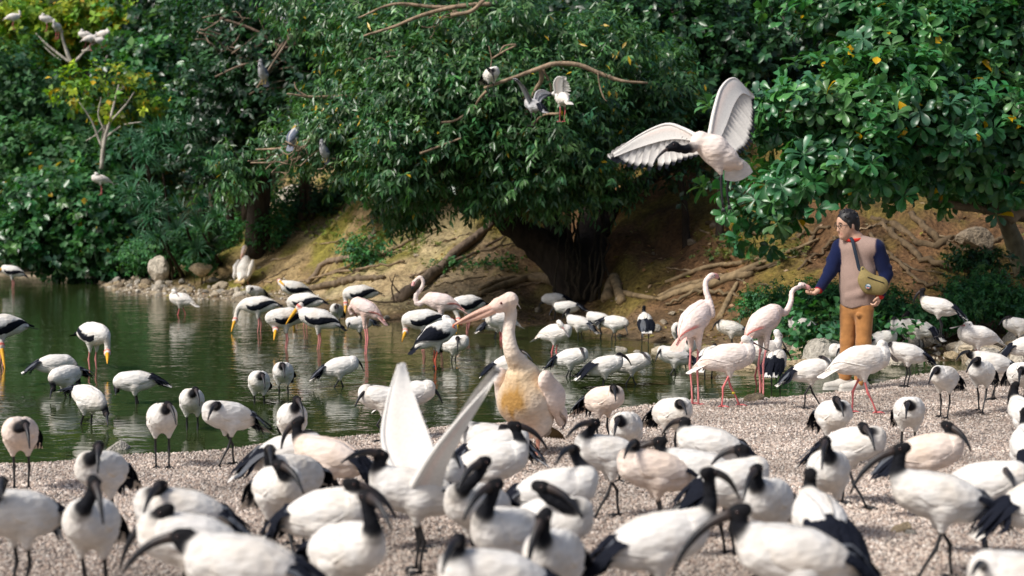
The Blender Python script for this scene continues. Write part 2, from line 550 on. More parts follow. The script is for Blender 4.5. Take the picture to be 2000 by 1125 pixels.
def rock_mesh(seed, n=3):
    r = np.random.default_rng(seed)
    import bmesh
    bm = bmesh.new()
    bmesh.ops.create_icosphere(bm, subdivisions=n, radius=1)
    V = np.array([v.co[:] for v in bm.verts]); F = [tuple(v.index for v in f.verts) for f in bm.faces]
    bm.free()
    for _ in range(9):                      # chop flat facets
        nrm = unit(r.normal(size=3)); dd = r.uniform(0.55, 0.9)
        t = V @ nrm - dd
        V = V - np.where(t > 0, t, 0)[:, None] * nrm * 0.9
    V *= 1 + (fbm(V[:, 0] * 3 + seed, V[:, 1] * 3 + V[:, 2] * 2.3, 3) - 0.5)[:, None] * 0.25
    return V, F

ROCKS = []
for i, c in enumerate([(0.50, 0.42, 0.31), (0.42, 0.35, 0.26), (0.56, 0.50, 0.41), (0.30, 0.24, 0.17), (0.46, 0.36, 0.23), (0.40, 0.37, 0.32)]):
    V, F = rock_mesh(20 + i)
    cc = np.tile(np.array(c), (len(V), 1)) * (0.75 + 0.5 * fbm(V[:, 0] * 2 + i, V[:, 2] * 2 + V[:, 1], 3))[:, None]
    me = mesh_from("stone", V, F, cc, smooth=False)
    me.polygons.foreach_set("use_smooth", np.zeros(len(me.polygons), bool))
    me.materials.append(M['rock'])
    ROCKS.append(me)

def stone(x, y, size, parent=None, name="stone", sink=0.3, i=None, sc3=None):
    o = bpy.data.objects.new(name, ROCKS[rng.integers(len(ROCKS)) if i is None else i])
    COL.objects.link(o)
    if parent is not None: o.parent = parent
    f = sc3 if sc3 is not None else rng.uniform(0.7, 1.25, 3) * np.array([1, 1, 0.72])
    z = max(hgt(x, y), -0.05)
    o.scale = tuple(float(size * v) for v in f)
    o.location = (float(x), float(y), float(z + size * f[2] * (1 - 2 * sink) * 0.9))
    o.rotation_euler = (rng.uniform(-.3, .3), rng.uniform(-.3, .3), rng.uniform(0, 6.28))
    return o

def lineof(pts, t):
    pts = np.asarray(pts, float); x = np.interp(t, np.linspace(0, 1, len(pts)), pts[:, 0]); y = np.interp(t, np.linspace(0, 1, len(pts)), pts[:, 1])
    return x, y
# stony shore far left of the bank
for k in range(135):
    px, py = lineof([(195, 552), (260, 562), (340, 573), (430, 577), (520, 583)], rng.random())
    px += rng.normal(0, 14); py += rng.normal(0, 1) * 9
    p = atz(px, py, 0.06)
    if shores(p[:1], p[1:2])[1][0] < -0.25: continue
    stone(p[0], p[1], abs(rng.normal(0.05, 0.035)) + 0.03, GROUND)
# rocks along the far edge, right half
for k in range(95):
    t = rng.random()
    px, py = lineof([(1370, 682), (1460, 685), (1540, 684), (1620, 692), (1740, 688), (1830, 682), (1920, 690), (2000, 692), (2080, 690)], t)
    px += rng.normal(0, 12); py += rng.normal(0, 8)
    p = atz(px, py, 0.08)
    stone(p[0], p[1], abs(rng.normal(0.10, 0.07)) + 0.04, GROUND)
for px, py, s_ in [(1530, 672, .26), (1588, 676, .30), (1620, 680, .24), (1850, 665, .40), (1815, 672, .26), (1890, 685, .26), (1780, 678, .2), (1945, 690, .24), (1985, 680, .3),
                   (1400, 680, .16), (1440, 684, .2), (1215, 668, .13), (1245, 671, .12), (1205, 662, .1), (1285, 670, .18), (1860, 688, .22), (1925, 668, .2), (1760, 694, .18)]:
    p = atz(px, py, 0.1); stone(p[0], p[1], s_ * .62, GROUND)
# stone lying at the water's edge, small stones on the bank
for px, py, s_ in [(1473, 779, .10), (230, 868, .09), (1195, 705, .05), (960, 1000, .03), (1760, 1105, .05), (1780, 1115, .04)]:
    p = atz(px, py, 0.03); stone(p[0], p[1], s_, GROUND)
for k in range(40):
    px, py = rng.uniform(600, 1400), rng.uniform(560, 640)
    p = atz(px, py, 0.15); sf_ = shores(p[:1], p[1:2])[1][0]
    if sf_ > 0.0: stone(p[0], p[1], rng.uniform(.03, .09), GROUND)

def rubble():
    rm = [rock_mesh(60 + i, 1) for i in range(5)]
    mb = MB()
    for k in range(900):
        if k < 620:
            px, py = lineof([(195, 552), (260, 564), (340, 575), (430, 580), (520, 588), (600, 592)], rng.random()); px += rng.normal(0, 16); py += rng.normal(0, 8)
        else:
            px, py = lineof([(1370, 684), (1540, 686), (1740, 690), (1920, 692), (2080, 692)], rng.random()); px += rng.normal(0, 10); py += rng.normal(0, 7)
        p = atz(px, py, .05)
        if shores(p[:1], p[1:2])[1][0] < -.2: continue
        V, F = rm[k % 5]; an = rng.random() * 6.28; sz = rng.uniform(.02, .055)
        V = V * rng.uniform(.6, 1.2, 3) * sz; V = np.stack([V[:, 0] * math.cos(an) - V[:, 1] * math.sin(an), V[:, 0] * math.sin(an) + V[:, 1] * math.cos(an), V[:, 2] * .8], 1)
        mb.add(V + [p[0], p[1], max(hgt(p[0], p[1]), -.02) + sz * .25], F, np.array([(.52, .46, .37), (.40, .33, .25), (.60, .55, .47), (.28, .23, .17)][k % 4]) * rng.uniform(.7, 1.2))
    o = mb.build("rubble", M['rock'], GROUND, smooth=False); o['kind'] = "stuff"
rubble()

def boulder(px, py, Y, size, label, i, f=(1.1, 1, .85), rz=0.0):
    p = at(px, py, Y)
    o = stone(p[0], p[1], size, None, "boulder", 0.25, i, np.array(f))
    o.location.z = float(p[2]); o.rotation_euler = (0.1, 0.05, rz)
    tag(o, label, "rock", "boulders on the bank")
boulder(310, 524, 33.5, .25, "upright pale boulder standing on the stony spit by the pond", 2, (.95, .9, 1.1), .4)
boulder(208, 529, 37.5, .22, "low pale boulder at the tip of the stony spit", 0, (1.4, 1, .7))
boulder(392, 524, 33.0, .22, "low brown boulder beside small green weeds on the spit", 4)
boulder(575, 395, 37.5, .55, "square tan boulder at the crest of the sandy slope", 2, (1, 1, .8))
boulder(665, 388, 38.0, .50, "wide tan boulder at the crest under hanging leaves", 0, (1.3, 1, .7), 1.0)
boulder(1292, 492, 26.2, .48, "big dark mossy boulder in the shade right of the banyan trunk", 5, (.9, .9, .95))
boulder(1225, 440, 27.5, .35, "dark brown boulder in shade high behind the banyan", 3)
boulder(1345, 405, 29.0, .5, "grey boulder high on the shaded slope", 5)
boulder(1510, 425, 25.0, .4, "reddish earth boulder high on the shaded bank", 3)
boulder(1905, 470, 22.0, .25, "small brown boulder caught among roots on the red bank", 3)

def build_gravel():
    n = 215000
    Y = 5.0 * (18.2 / 5.0) ** (rng.random(n) ** 0.75)
    X = rng.uniform(-0.47, 0.47, n) * (Y + 1.2)
    sn, _ = shores(X, Y)
    keep = (sn > -0.12) & ((Y < 17) | (X > 3))
    X, Y = X[keep], Y[keep]
    Z = height(X, Y)
    me = bpy.data.meshes.new("gravel")
    me.vertices.add(len(X)); me.vertices.foreach_set("co", np.stack([X, Y, Z], 1).astype(np.float32).ravel()); me.update()
    o = bpy.data.objects.new("gravel", me); COL.objects.link(o)
    m, nt, b = new_mat("pebble", 0.85, 0.3)
    oi = node(nt, "ShaderNodeObjectInfo")
    cr = node(nt, "ShaderNodeValToRGB")
    el = cr.color_ramp.elements
    el[0].position = 0.0; el[0].color = (0.20, 0.18, 0.165, 1)
    el[1].position = 1.0; el[1].color = (0.74, 0.68, 0.62, 1)
    for p_, c_ in ((0.2, (0.36, 0.28, 0.235, 1)), (0.45, (0.55, 0.44, 0.37, 1)), (0.7, (0.52, 0.46, 0.41, 1)), (0.88, (0.66, 0.56, 0.48, 1))):
        e = el.new(p_); e.color = c_
    nt.links.new(oi.outputs["Random"], cr.inputs[0])
    cc, hh = vary(nt, cr.outputs[0], 90, 0.7, 1.25)
    # damp, dirty patches of the bank, in world space
    ge = node(nt, "ShaderNodeNewGeometry")
    nz = node(nt, "ShaderNodeTexNoise"); nz.inputs["Scale"].default_value = 0.9; nz.inputs["Detail"].default_value = 5
    nt.links.new(ge.outputs["Position"], nz.inputs["Vector"])
    mr = node(nt, "ShaderNodeMapRange"); mr.inputs[1].default_value = 0.38; mr.inputs[2].default_value = 0.68; mr.inputs[3].default_value = 1.08; mr.inputs[4].default_value = 0.55
    nt.links.new(nz.outputs[0], mr.inputs[0])
    sx = node(nt, "ShaderNodeSeparateXYZ"); nt.links.new(ge.outputs["Position"], sx.inputs[0])
    wet = node(nt, "ShaderNodeMapRange"); wet.inputs[1].default_value = 5.6; wet.inputs[2].default_value = 7.2; wet.inputs[3].default_value = 0.55; wet.inputs[4].default_value = 1.0
    nt.links.new(sx.outputs[1], wet.inputs[0])
    mm = node(nt, "ShaderNodeMath", operation='MULTIPLY'); nt.links.new(mr.outputs[0], mm.inputs[0]); nt.links.new(wet.outputs[0], mm.inputs[1])
    s2 = node(nt, "ShaderNodeVectorMath", operation='SCALE'); nt.links.new(cc, s2.inputs[0]); nt.links.new(mm.outputs[0], s2.inputs[3])
    nt.links.new(s2.outputs[0], b.inputs["Base Color"])
    ng = bpy.data.node_groups.new("gravel_scatter", 'GeometryNodeTree')
    ng.interface.new_socket("Geometry", in_out='INPUT', socket_type='NodeSocketGeometry')
    ng.interface.new_socket("Geometry", in_out='OUTPUT', socket_type='NodeSocketGeometry')
    gi = ng.nodes.new("NodeGroupInput"); go = ng.nodes.new("NodeGroupOutput")
    mp = ng.nodes.new("GeometryNodeMeshToPoints")
    ic = ng.nodes.new("GeometryNodeMeshIcoSphere"); ic.inputs["Radius"].default_value = 0.0105; ic.inputs["Subdivisions"].default_value = 1
    sp = ng.nodes.new("GeometryNodeSetMaterial"); sp.inputs["Material"].default_value = m
    io = ng.nodes.new("GeometryNodeInstanceOnPoints")
    rr = ng.nodes.new("FunctionNodeRandomValue"); rr.data_type = 'FLOAT_VECTOR'; rr.inputs[0].default_value = (0, 0, 0); rr.inputs[1].default_value = (6.3, 6.3, 6.3)
    rs = ng.nodes.new("FunctionNodeRandomValue"); rs.data_type = 'FLOAT_VECTOR'; rs.inputs[0].default_value = (0.7, 0.55, 0.35); rs.inputs[1].default_value = (1.75, 1.3, 1.0)
    rs.inputs["Seed"].default_value = 5
    L = ng.links.new
    L(gi.outputs[0], mp.inputs[0]); L(mp.outputs[0], io.inputs["Points"]); L(ic.outputs["Mesh"], sp.inputs[0]); L(sp.outputs[0], io.inputs["Instance"])
    L(rr.outputs[0], io.inputs["Rotation"]); L(rs.outputs[0], io.inputs["Scale"]); L(io.outputs[0], go.inputs[0])
    md = o.modifiers.new("scatter", 'NODES'); md.node_group = ng
    tag(o, "pinkish beige gravel of the near bank", None, None, "stuff")
build_gravel()

# ------------------------------------------------------------------ leaves
def leaf_arrays(P, D, N, L, W, C, shape):
    """P,D,N (n,3) L,W (n,) C (n,3) -> one triangle mesh of folded leaves"""
    n = len(P)
    D = unit(D); S = unit(np.cross(D, N)); U = np.cross(S, D)
    if shape == 'simple':
        prof = [(0, 0, 0), (0.5, 1, -.06)]
    elif shape == 'obovate':
        prof = [(0, 0, 0), (0.30, .42, .02), (0.58, .90, .02), (0.82, .98, -.02), (0.94, .62, -.07)]
    else:
        prof = [(0, 0, 0), (0.3, .85, .03), (0.68, .8, -.02)]
    tip = (1.0, -.16)
    V = [P]; tris = []; prev = None
    def pos(t, z): return P + D * (L * t)[:, None] + U * (L * z)[:, None]
    for t, w, z in prof[1:]:
        b = len(V)
        c = pos(np.full(n, t), np.full(n, z))
        V += [c - S * (W * w)[:, None] + U * (W * w * .35)[:, None], c, c + S * (W * w)[:, None] + U * (W * w * .35)[:, None]]
        if prev is None: tris += [(0, b + 1, b), (0, b + 2, b + 1)]
        else:
            a = prev
            tris += [(a, a + 1, b + 1), (a, b + 1, b), (a + 1, a + 2, b + 2), (a + 1, b + 2, b + 1)]
        prev = b
    V.append(pos(np.full(n, 1.0), np.full(n, tip[1]))); e = len(V) - 1
    tris += [(prev, prev + 1, e), (prev + 1, prev + 2, e)]
    k = len(V)
    VV = np.stack(V, 1).reshape(-1, 3)
    F = (np.arange(n)[:, None, None] * k + np.array(tris)[None]).reshape(-1, 3)
    return VV, F, np.repeat(C, k, 0)

def pick_cols(n, cols, jit=0.25):
    cols = np.asarray(cols, float)
    c = cols[rng.integers(len(cols), size=n)]
    return np.clip(c * (1 + rng.normal(0, jit, (n, 1))) * (1 + rng.normal(0, .08, (n, 3))), 0.004, 1)

def foliage(centres, sig, ntw, k, ll, lw, cols, shape='simple', droop=0.35, radial=0.8, fwd=0.5, tl=0.25, out=None, yellow=0.0, ycol=(0.55, 0.36, 0.02), upb=0.25):
    """twigs scattered round clump centres; each twig carries k leaves"""
    centres = np.asarray(centres, float)
    ci = rng.integers(len(centres), size=ntw)
    off = rng.normal(0, 1, (ntw, 3)) * np.asarray(sig)
    P = centres[ci] + off
    o = unit(off / np.asarray(sig) + (0 if out is None else out[ci] * 1.3))
    T = unit(o + rng.normal(0, .45, (ntw, 3)) + np.array([0, 0, upb]))
    tc = pick_cols(ntw, cols, .22)
    t = (np.arange(k) + rng.random((ntw, k))) / k
    a = np.arange(k) * 2.4 + rng.random((ntw, 1)) * 6.28
    ref = np.where(np.abs(T[:, 2:3]) > .9, np.array([[1.0, 0, 0]]), np.array([[0, 0, 1.0]]))
    A = unit(np.cross(T, ref)); B = np.cross(T, A)
    rd = A[:, None] * np.cos(a)[..., None] + B[:, None] * np.sin(a)[..., None]
    base = P[:, None] + T[:, None] * (t * tl)[..., None]
    dr = rd * radial + T[:, None] * fwd + np.array([0, 0, -droop]) + rng.normal(0, .18, (ntw, k, 3))
    nr = T[:, None] * .8 + np.array([0, 0, .7]) + rng.normal(0, .35, (ntw, k, 3))
    m = ntw * k
    L = ll * rng.uniform(.65, 1.15, m); W = lw * rng.uniform(.75, 1.15, m)
    C = np.repeat(tc, k, 0) * (1 + rng.normal(0, .14, (m, 1)))
    if yellow > 0:
        y = rng.random(m) < yellow
        C[y] = np.asarray(ycol) * rng.uniform(.6, 1.2, (y.sum(), 1))
    return leaf_arrays(base.reshape(-1, 3), dr.reshape(-1, 3), nr.reshape(-1, 3), L, W, np.clip(C, .003, 1), shape)

def lobe_clumps(lobes, n, inner=.55):
    """clump centres spread through ellipsoid lobes given as (px, py, Y, rx_px, ry_px, rY)"""
    w = np.array([l[3] * l[4] for l in lobes], float); w /= w.sum()
    out = []; nor = []
    for li in rng.choice(len(lobes), size=n, p=w):
        px, py, Y, rx, ry, rY = lobes[li]
        u = unit(rng.normal(size=3)); r = rng.uniform(inner, 1.0)
        Yd = Y + u[1] * r * rY
        out.append(at(px, py, Y) + u * r * np.array([rx * Y / FPX, rY, ry * Y / FPX])); nor.append(u)
    return np.array(out), np.array(nor)

def crown(parent, lobes, nclump, ntw, k, ll, lw, cols, sig=(.28, .28, .22), mat='leaf', name="crown", inner=.55, **kw):
    c, nn = lobe_clumps(lobes, nclump, inner)
    loc = np.array(parent.location) if parent is not None else 0
    V, F, C = foliage(c, sig, ntw, k, ll, lw, cols, out=nn, **kw)
    o = link_mesh(name, mesh_from(name, V - loc, F, C, smooth=False), M[mat], parent)
    return o

def pxpath(pts, Y0, Y1=None):
    n = len(pts); Y1 = Y0 if Y1 is None else Y1
    return np.array([at(p[0], p[1], p[2] if len(p) > 2 else Y0 + (Y1 - Y0) * i / max(n - 1, 1)) for i, p in enumerate(pts)])

BR = (0.16, 0.115, 0.075); BRD = (0.035, 0.026, 0.02); BRL = (0.34, 0.29, 0.22)

def limb(parent, name, pts, R, col=BR, n=14, seg=8, mb=None, wig=0.0, jit=.25):
    P = catmull(pts, n)
    if wig: P[1:-1] += rng.normal(0, wig, (n - 2, 3))
    P = P - np.array(parent.location) if parent is not None else P
    t = tube(P, lerp_list(R, n), col, seg, jitter=jit)
    if mb is not None: mb.add(*t); return None
    o = mobj(name, t[0], t[1], M['bark'], parent, t[2])
    return o
# ------------------------------------------------------------------ trees and shrubs
G_DK = [(0.014, 0.046, 0.020), (0.019, 0.060, 0.027), (0.028, 0.074, 0.034)]
G_MID = [(0.042, 0.125, 0.046), (0.054, 0.150, 0.056), (0.068, 0.165, 0.050), (0.036, 0.108, 0.048)]
G_BR = [(0.042, 0.165, 0.056), (0.060, 0.190, 0.060), (0.050, 0.150, 0.075), (0.080, 0.205, 0.060)]
G_LIME = [(0.24, 0.36, 0.035), (0.18, 0.32, 0.045), (0.30, 0.38, 0.03), (0.13, 0.26, 0.04)]

def base_on_ground(px, Y): 
    x = at(px, 500, Y)[0]; return np.array([x, Y, hgt(x, Y)])

# far wood: one mass of leaves on the rising ground behind
def far_wood():
    n = 5200
    X = rng.uniform(-30, 24, n); Y = rng.uniform(54, 70, n)
    top = 18 + 3 * fbm(X * .2, Y * .2, 2)
    c = np.stack([X, Y, rng.uniform(.0, 1, n) ** .8 * top], 1)
    V, F, C = foliage(c, (.7, .7, .5), 9500, 6, .48, .17, G_DK + G_MID[:2], shape='simple', tl=.5)
    o = link_mesh("forest", mesh_from("forest", V, F, C, smooth=False), M['leafmatte'])
    tag(o, "dark wood rising far behind the pond", None, None, "stuff")
far_wood()

def tree(name, px, Y, label, lobes, nclump, ntw, k, ll, lw, cols, trunk=None, R=(.22, .12), tcol=BRD, group="trees around the pond", limbs=6, lcol=None, **kw):
    b = base_on_ground(px, Y)
    root = empty(name, b, 0, label, "tree", group)
    mb = MB()
    top = at(lobes[0][0], lobes[0][1], lobes[0][2])
    tp = trunk if trunk is not None else [b - [0, 0, .2], b * .55 + top * .45 + [rng.normal(0, .2), 0, 0], top]
    limb(root, None, tp, list(R), tcol, 14, 9, mb)
    for i in range(limbs):
        L = lobes[i % len(lobes)]
        e = at(L[0] + rng.uniform(-.7, .7) * L[3], L[1] + rng.uniform(-.7, .5) * L[4], L[2] + rng.uniform(-.6, .6) * L[5])
        s0 = np.asarray(tp[-2]) * (1 - .3) + np.asarray(tp[-1]) * .3 if i % 2 else np.asarray(tp[-1])
        limb(root, None, [s0, (s0 + e) / 2 + np.array([0, 0, .25]), e], [R[1] * .7, R[1] * .35, .015], lcol or tcol, 10, 6, mb, wig=.04)
    mb.build("trunk", M['bark'], root)
    crown(root, lobes, nclump, int(ntw * .66), k, ll * 1.12, lw * 1.18, cols, **kw)
    return root

# left background, far to near
tree('sunlit_tree', 150, 50, "far yellow-green sunlit tree with pale bare boughs and roosting egrets", [(150, 60, 49, 120, 34, 2), (40, 62, 49, 80, 30, 2), (250, 70, 48.5, 70, 40, 1.5)], 90, 2600, 7, .24, .075, G_LIME,
     R=(.25, .14), tcol=BRL, mat='leafmatte', yellow=.05, limbs=10, sig=(.4, .4, .25))
tree('dark_tree', 40, 46, "dense dark tree at the far end of the pond", [(20, 190, 45, 90, 75, 2.5), (20, 330, 44, 120, 70, 2), (120, 240, 45, 90, 60, 2), (60, 420, 43.5, 110, 60, 2)], 160, 5200, 7, .20, .06, G_MID + G_DK[2:], mat='leafmatte', sig=(.45, .45, .3))
tree('dark_tree', 330, 46, "tall dark tree rising between the sunlit tree and the palms", [(370, 40, 45, 80, 70, 2.5), (330, 160, 44, 70, 70, 2), (400, 150, 43, 90, 100, 2.5), (330, 240, 43, 80, 50, 2)], 170, 5200, 7, .22, .075, G_MID + G_DK, sig=(.45, .45, .3))
tree('young_tree', 205, 38.5, "slender tree with pale forked trunk and thin yellowing crown", [(225, 185, 38, 55, 30, .8), (170, 190, 38.3, 40, 24, .8), (260, 205, 38, 26, 20, .6)], 26, 330, 7, .18, .055, G_LIME + G_MID[2:], R=(.055, .04), tcol=(.42, .38, .32), limbs=9, mat='leafmatte', yellow=.08, sig=(.3, .3, .2),
     trunk=[at(198, 330, 38.3), at(205, 250, 38.2), at(228, 185, 38)])
YT = [o for o in bpy.data.objects if o.name.startswith('young_tree')][0]; SUNT = [o for o in bpy.data.objects if o.name.startswith('sunlit_tree')][0]
PALE = (.46, .42, .36)
for pts, R in [([(198, 330), (203, 280), (215, 235), (232, 165)], (.05, .045, .015)), ([(204, 270), (240, 245), (278, 238)], (.03, .012)), ([(210, 245), (245, 205), (262, 180)], (.03, .01)), ([(200, 290), (178, 235), (155, 200)], (.03, .01)),
               ([(207, 260), (192, 225), (198, 190)], (.025, .01)), ([(168, 275), (185, 265), (200, 250)], (.012, .02))]:
    limb(YT, "branch", pxpath(pts, 37.0), R, PALE, 12, 6)
for pts, R in [([(140, 125), (125, 85), (118, 50)], (.06, .03)), ([(140, 125), (95, 90), (70, 65)], (.05, .02)), ([(145, 122), (180, 88), (215, 72)], (.05, .02)), ([(160, 100), (230, 88), (262, 70)], (.04, .015)), ([(200, 125), (220, 95), (240, 80)], (.04, .015)), ([(85, 90), (105, 108), (120, 118)], (.02, .03))]:
    limb(SUNT, "branch", pxpath(pts, 46.4), R, PALE, 12, 6)
tree('low_tree', 150, 42, "green tree with slanting brown stems low above the far water", [(150, 330, 41, 100, 45, 1.5), (230, 345, 41, 80, 40, 1.5), (90, 300, 42, 70, 40, 1.3)], 90, 2600, 7, .20, .06, G_MID, R=(.12, .07), tcol=(.16, .085, .035), mat='leafmatte', yellow=.01, sig=(.35, .35, .2))
tree('overhanging_bush', 150, 39, "broad bush hanging over the water at the far shore", [(120, 385, 38, 90, 32, 1), (200, 420, 37.8, 110, 45, 1), (80, 465, 37.6, 85, 32, .8), (240, 480, 37.5, 85, 45, .8), (160, 500, 37.8, 70, 30, .6), (30, 470, 38.2, 40, 18, .6)], 150, 5200, 7, .19, .065, G_BR[:2] + G_MID, R=(.10, .06), tcol=BR, limbs=8, sig=(.3, .3, .16), yellow=.004)
tree('pale_bush', 300, 41, "round pale green bush beside the spiky palms", [(285, 225, 40, 40, 28, .8), (262, 280, 40, 35, 30, .8), (330, 130, 41, 50, 40, 1)], 40, 900, 7, .22, .09, G_BR, limbs=3, R=(.08, .04), sig=(.3, .3, .2))

# palms with spiky rosettes
def palms():
    b = base_on_ground(345, 35.2)
    root = empty("spiky_palm", b, 0, "clump of dark spiky palms with fan-like strap leaves", "palm", "plants around the pond")
    mb = MB(); tr = MB()
    for i in range(58):
        px, py = rng.uniform(250, 440), rng.uniform(215, 500)
        if py < 215 + abs(px - 330) * .8: continue
        Y = 33.2 + rng.uniform(-.8, .8)
        c = at(px, py, Y)
        ax = unit(np.array([rng.normal(0, .4), -.6 + rng.normal(0, .3), .75]))
        A = unit(np.cross(ax, [0, 1, .3])); Bv = np.cross(ax, A)
        col0 = pick_cols(1, [(.04, .13, .065), (.055, .17, .08), (.06, .15, .08)], .2)[0]
        for j in range(30):
            an = j * 2.4; sp_ = rng.uniform(.35, 1.15)
            dr = unit(ax * math.cos(sp_) + (A * math.cos(an) + Bv * math.sin(an)) * math.sin(sp_))
            l = rng.uniform(.32, .55)
            e = c + dr * l + np.array([0, 0, -.12 * sp_]); m_ = c + dr * l * .55 + np.array([0, 0, .02])
            mb.add(*blade([c, m_, e], [.009, .015, .011, .001], col0 * rng.uniform(.8, 1.3), 4, up=ax, camber=.4))
        if i % 4 == 0:
            tr.add(*tube(catmull([np.array([c[0] * .9 + b[0] * .1, b[1], hgt(c[0], b[1]) - .1]), c * .6 + np.array([c[0], b[1], b[2]]) * .4, c], 7), [.04, .03, .02], BRD, 6))
    V = np.vstack(mb.V) - b; C = np.vstack(mb.C)
    mobj("crown", V, mb.F, M['leaf'], root, C, smooth=False)
    mobj("trunk", np.vstack(tr.V) - b, tr.F, M['bark'], root, np.vstack(tr.C))
palms()

# dark tree behind the bank with many bare twigs, herons in it
dt = tree('bare_twigged_tree', 500, 35, "tall dark tree with tangled bare twigs where night herons roost", [(480, 60, 34, 110, 80, 2), (560, 160, 33, 90, 70, 1.5), (440, 190, 34, 60, 60, 1.5), (600, 50, 33, 100, 70, 1.5), (480, 270, 34, 90, 40, 1.5), (420, 320, 34.5, 50, 40, 1.2)],
     210, 6400, 7, .15, .042, G_DK + G_MID[:1], sig=(.34, .34, .25), R=(.3, .16), tcol=(.05, .04, .03))
def twiggery(root, seed_px, Y, n, col=(.20, .15, .11), spread=120, R=.018):
    for i in range(n):
        x, y = seed_px[rng.integers(len(seed_px))]
        x += rng.normal(0, 18); y += rng.normal(0, 18)
        an = rng.uniform(-.5, .9); l = rng.uniform(.5, 1) * spread
        pts = [at(x, y, Y)]
        for j in range(4):
            x += math.cos(an) * l / 4 * rng.choice([1, 1, 1]); y -= math.sin(an) * l / 4; an += rng.normal(0, .45)
            pts.append(at(x, y, Y + rng.normal(0, .12)))
        limb(root, "branch", pts, [R, R * .7, R * .25], col, 12, 5)
twiggery(dt, [(390, 60), (430, 70), (470, 95), (520, 120), (500, 190), (560, 60)], 31.6, 26, spread=130)
limb(dt, "branch", pxpath([(430, 35), (500, 60), (560, 95), (600, 55), (640, 0)], 31.5), [.03, .035, .03], (.17, .12, .09), 16, 6)
limb(dt, "branch", pxpath([(420, 150), (470, 128), (530, 112), (570, 60), (610, 20)], 31.4), [.02, .03, .03], (.2, .15, .11), 16, 6)
limb(dt, "branch", pxpath([(500, 175), (516, 150), (545, 105), (575, 60)], 30.6), [.02, .022, .03], (.2, .15, .11), 12, 6)
for x in (415, 450, 480, 505, 590, 610):
    t_ = limb(dt, "trunk", pxpath([(x, 430), (x + rng.normal(0, 5), 330), (x + rng.normal(0, 12), 215)], 35.5), [.10, .08, .06], (.10, .075, .055), 10, 7)

# dark tree above centre right, behind the banyan
tree('shady_tree', 1420, 30, "dark small-leaved tree in deep shade behind the broad-leaved tree", [(1330, 60, 28, 120, 80, 1.5), (1430, 120, 28, 100, 70, 1.5), (1350, 200, 27.5, 90, 90, 1.3), (1500, 40, 28.5, 110, 60, 1.5), (1240, 60, 28, 90, 70, 1.3), (1470, 210, 28.5, 70, 70, 1)],
     150, 5200, 7, .155, .05, G_DK + G_MID[:2], R=(.16, .1), tcol=BRD, sig=(.26, .26, .2))
tree('backing_tree', 1700, 33, "dark tree filling the gaps high above the red bank", [(1600, 60, 31, 170, 100, 2), (1800, 80, 31, 170, 100, 2), (1980, 120, 30, 150, 140, 2), (1600, 240, 30, 130, 90, 1.5), (1850, 260, 29, 170, 110, 1.5), (2000, 330, 28, 120, 90, 1.5), (2180, 150, 28, 140, 130, 1.5), (2200, 340, 27, 120, 90, 1.5), (2380, 220, 28, 140, 160, 1.5)],
     240, 7000, 6, .19, .065, G_DK, R=(.2, .12), sig=(.4, .4, .3))
tree('backing_tree', 820, 33, "dark tree filling the gaps behind the banyan crown", [(760, 60, 31, 150, 90, 2), (900, 60, 31, 150, 90, 2), (1050, 60, 31, 150, 90, 2), (1180, 180, 30, 140, 130, 1.5), (700, 240, 31, 120, 90, 1.5), (980, 250, 30, 160, 120, 1.5)],
     180, 5600, 6, .18, .06, G_DK, R=(.2, .12), sig=(.4, .4, .3))

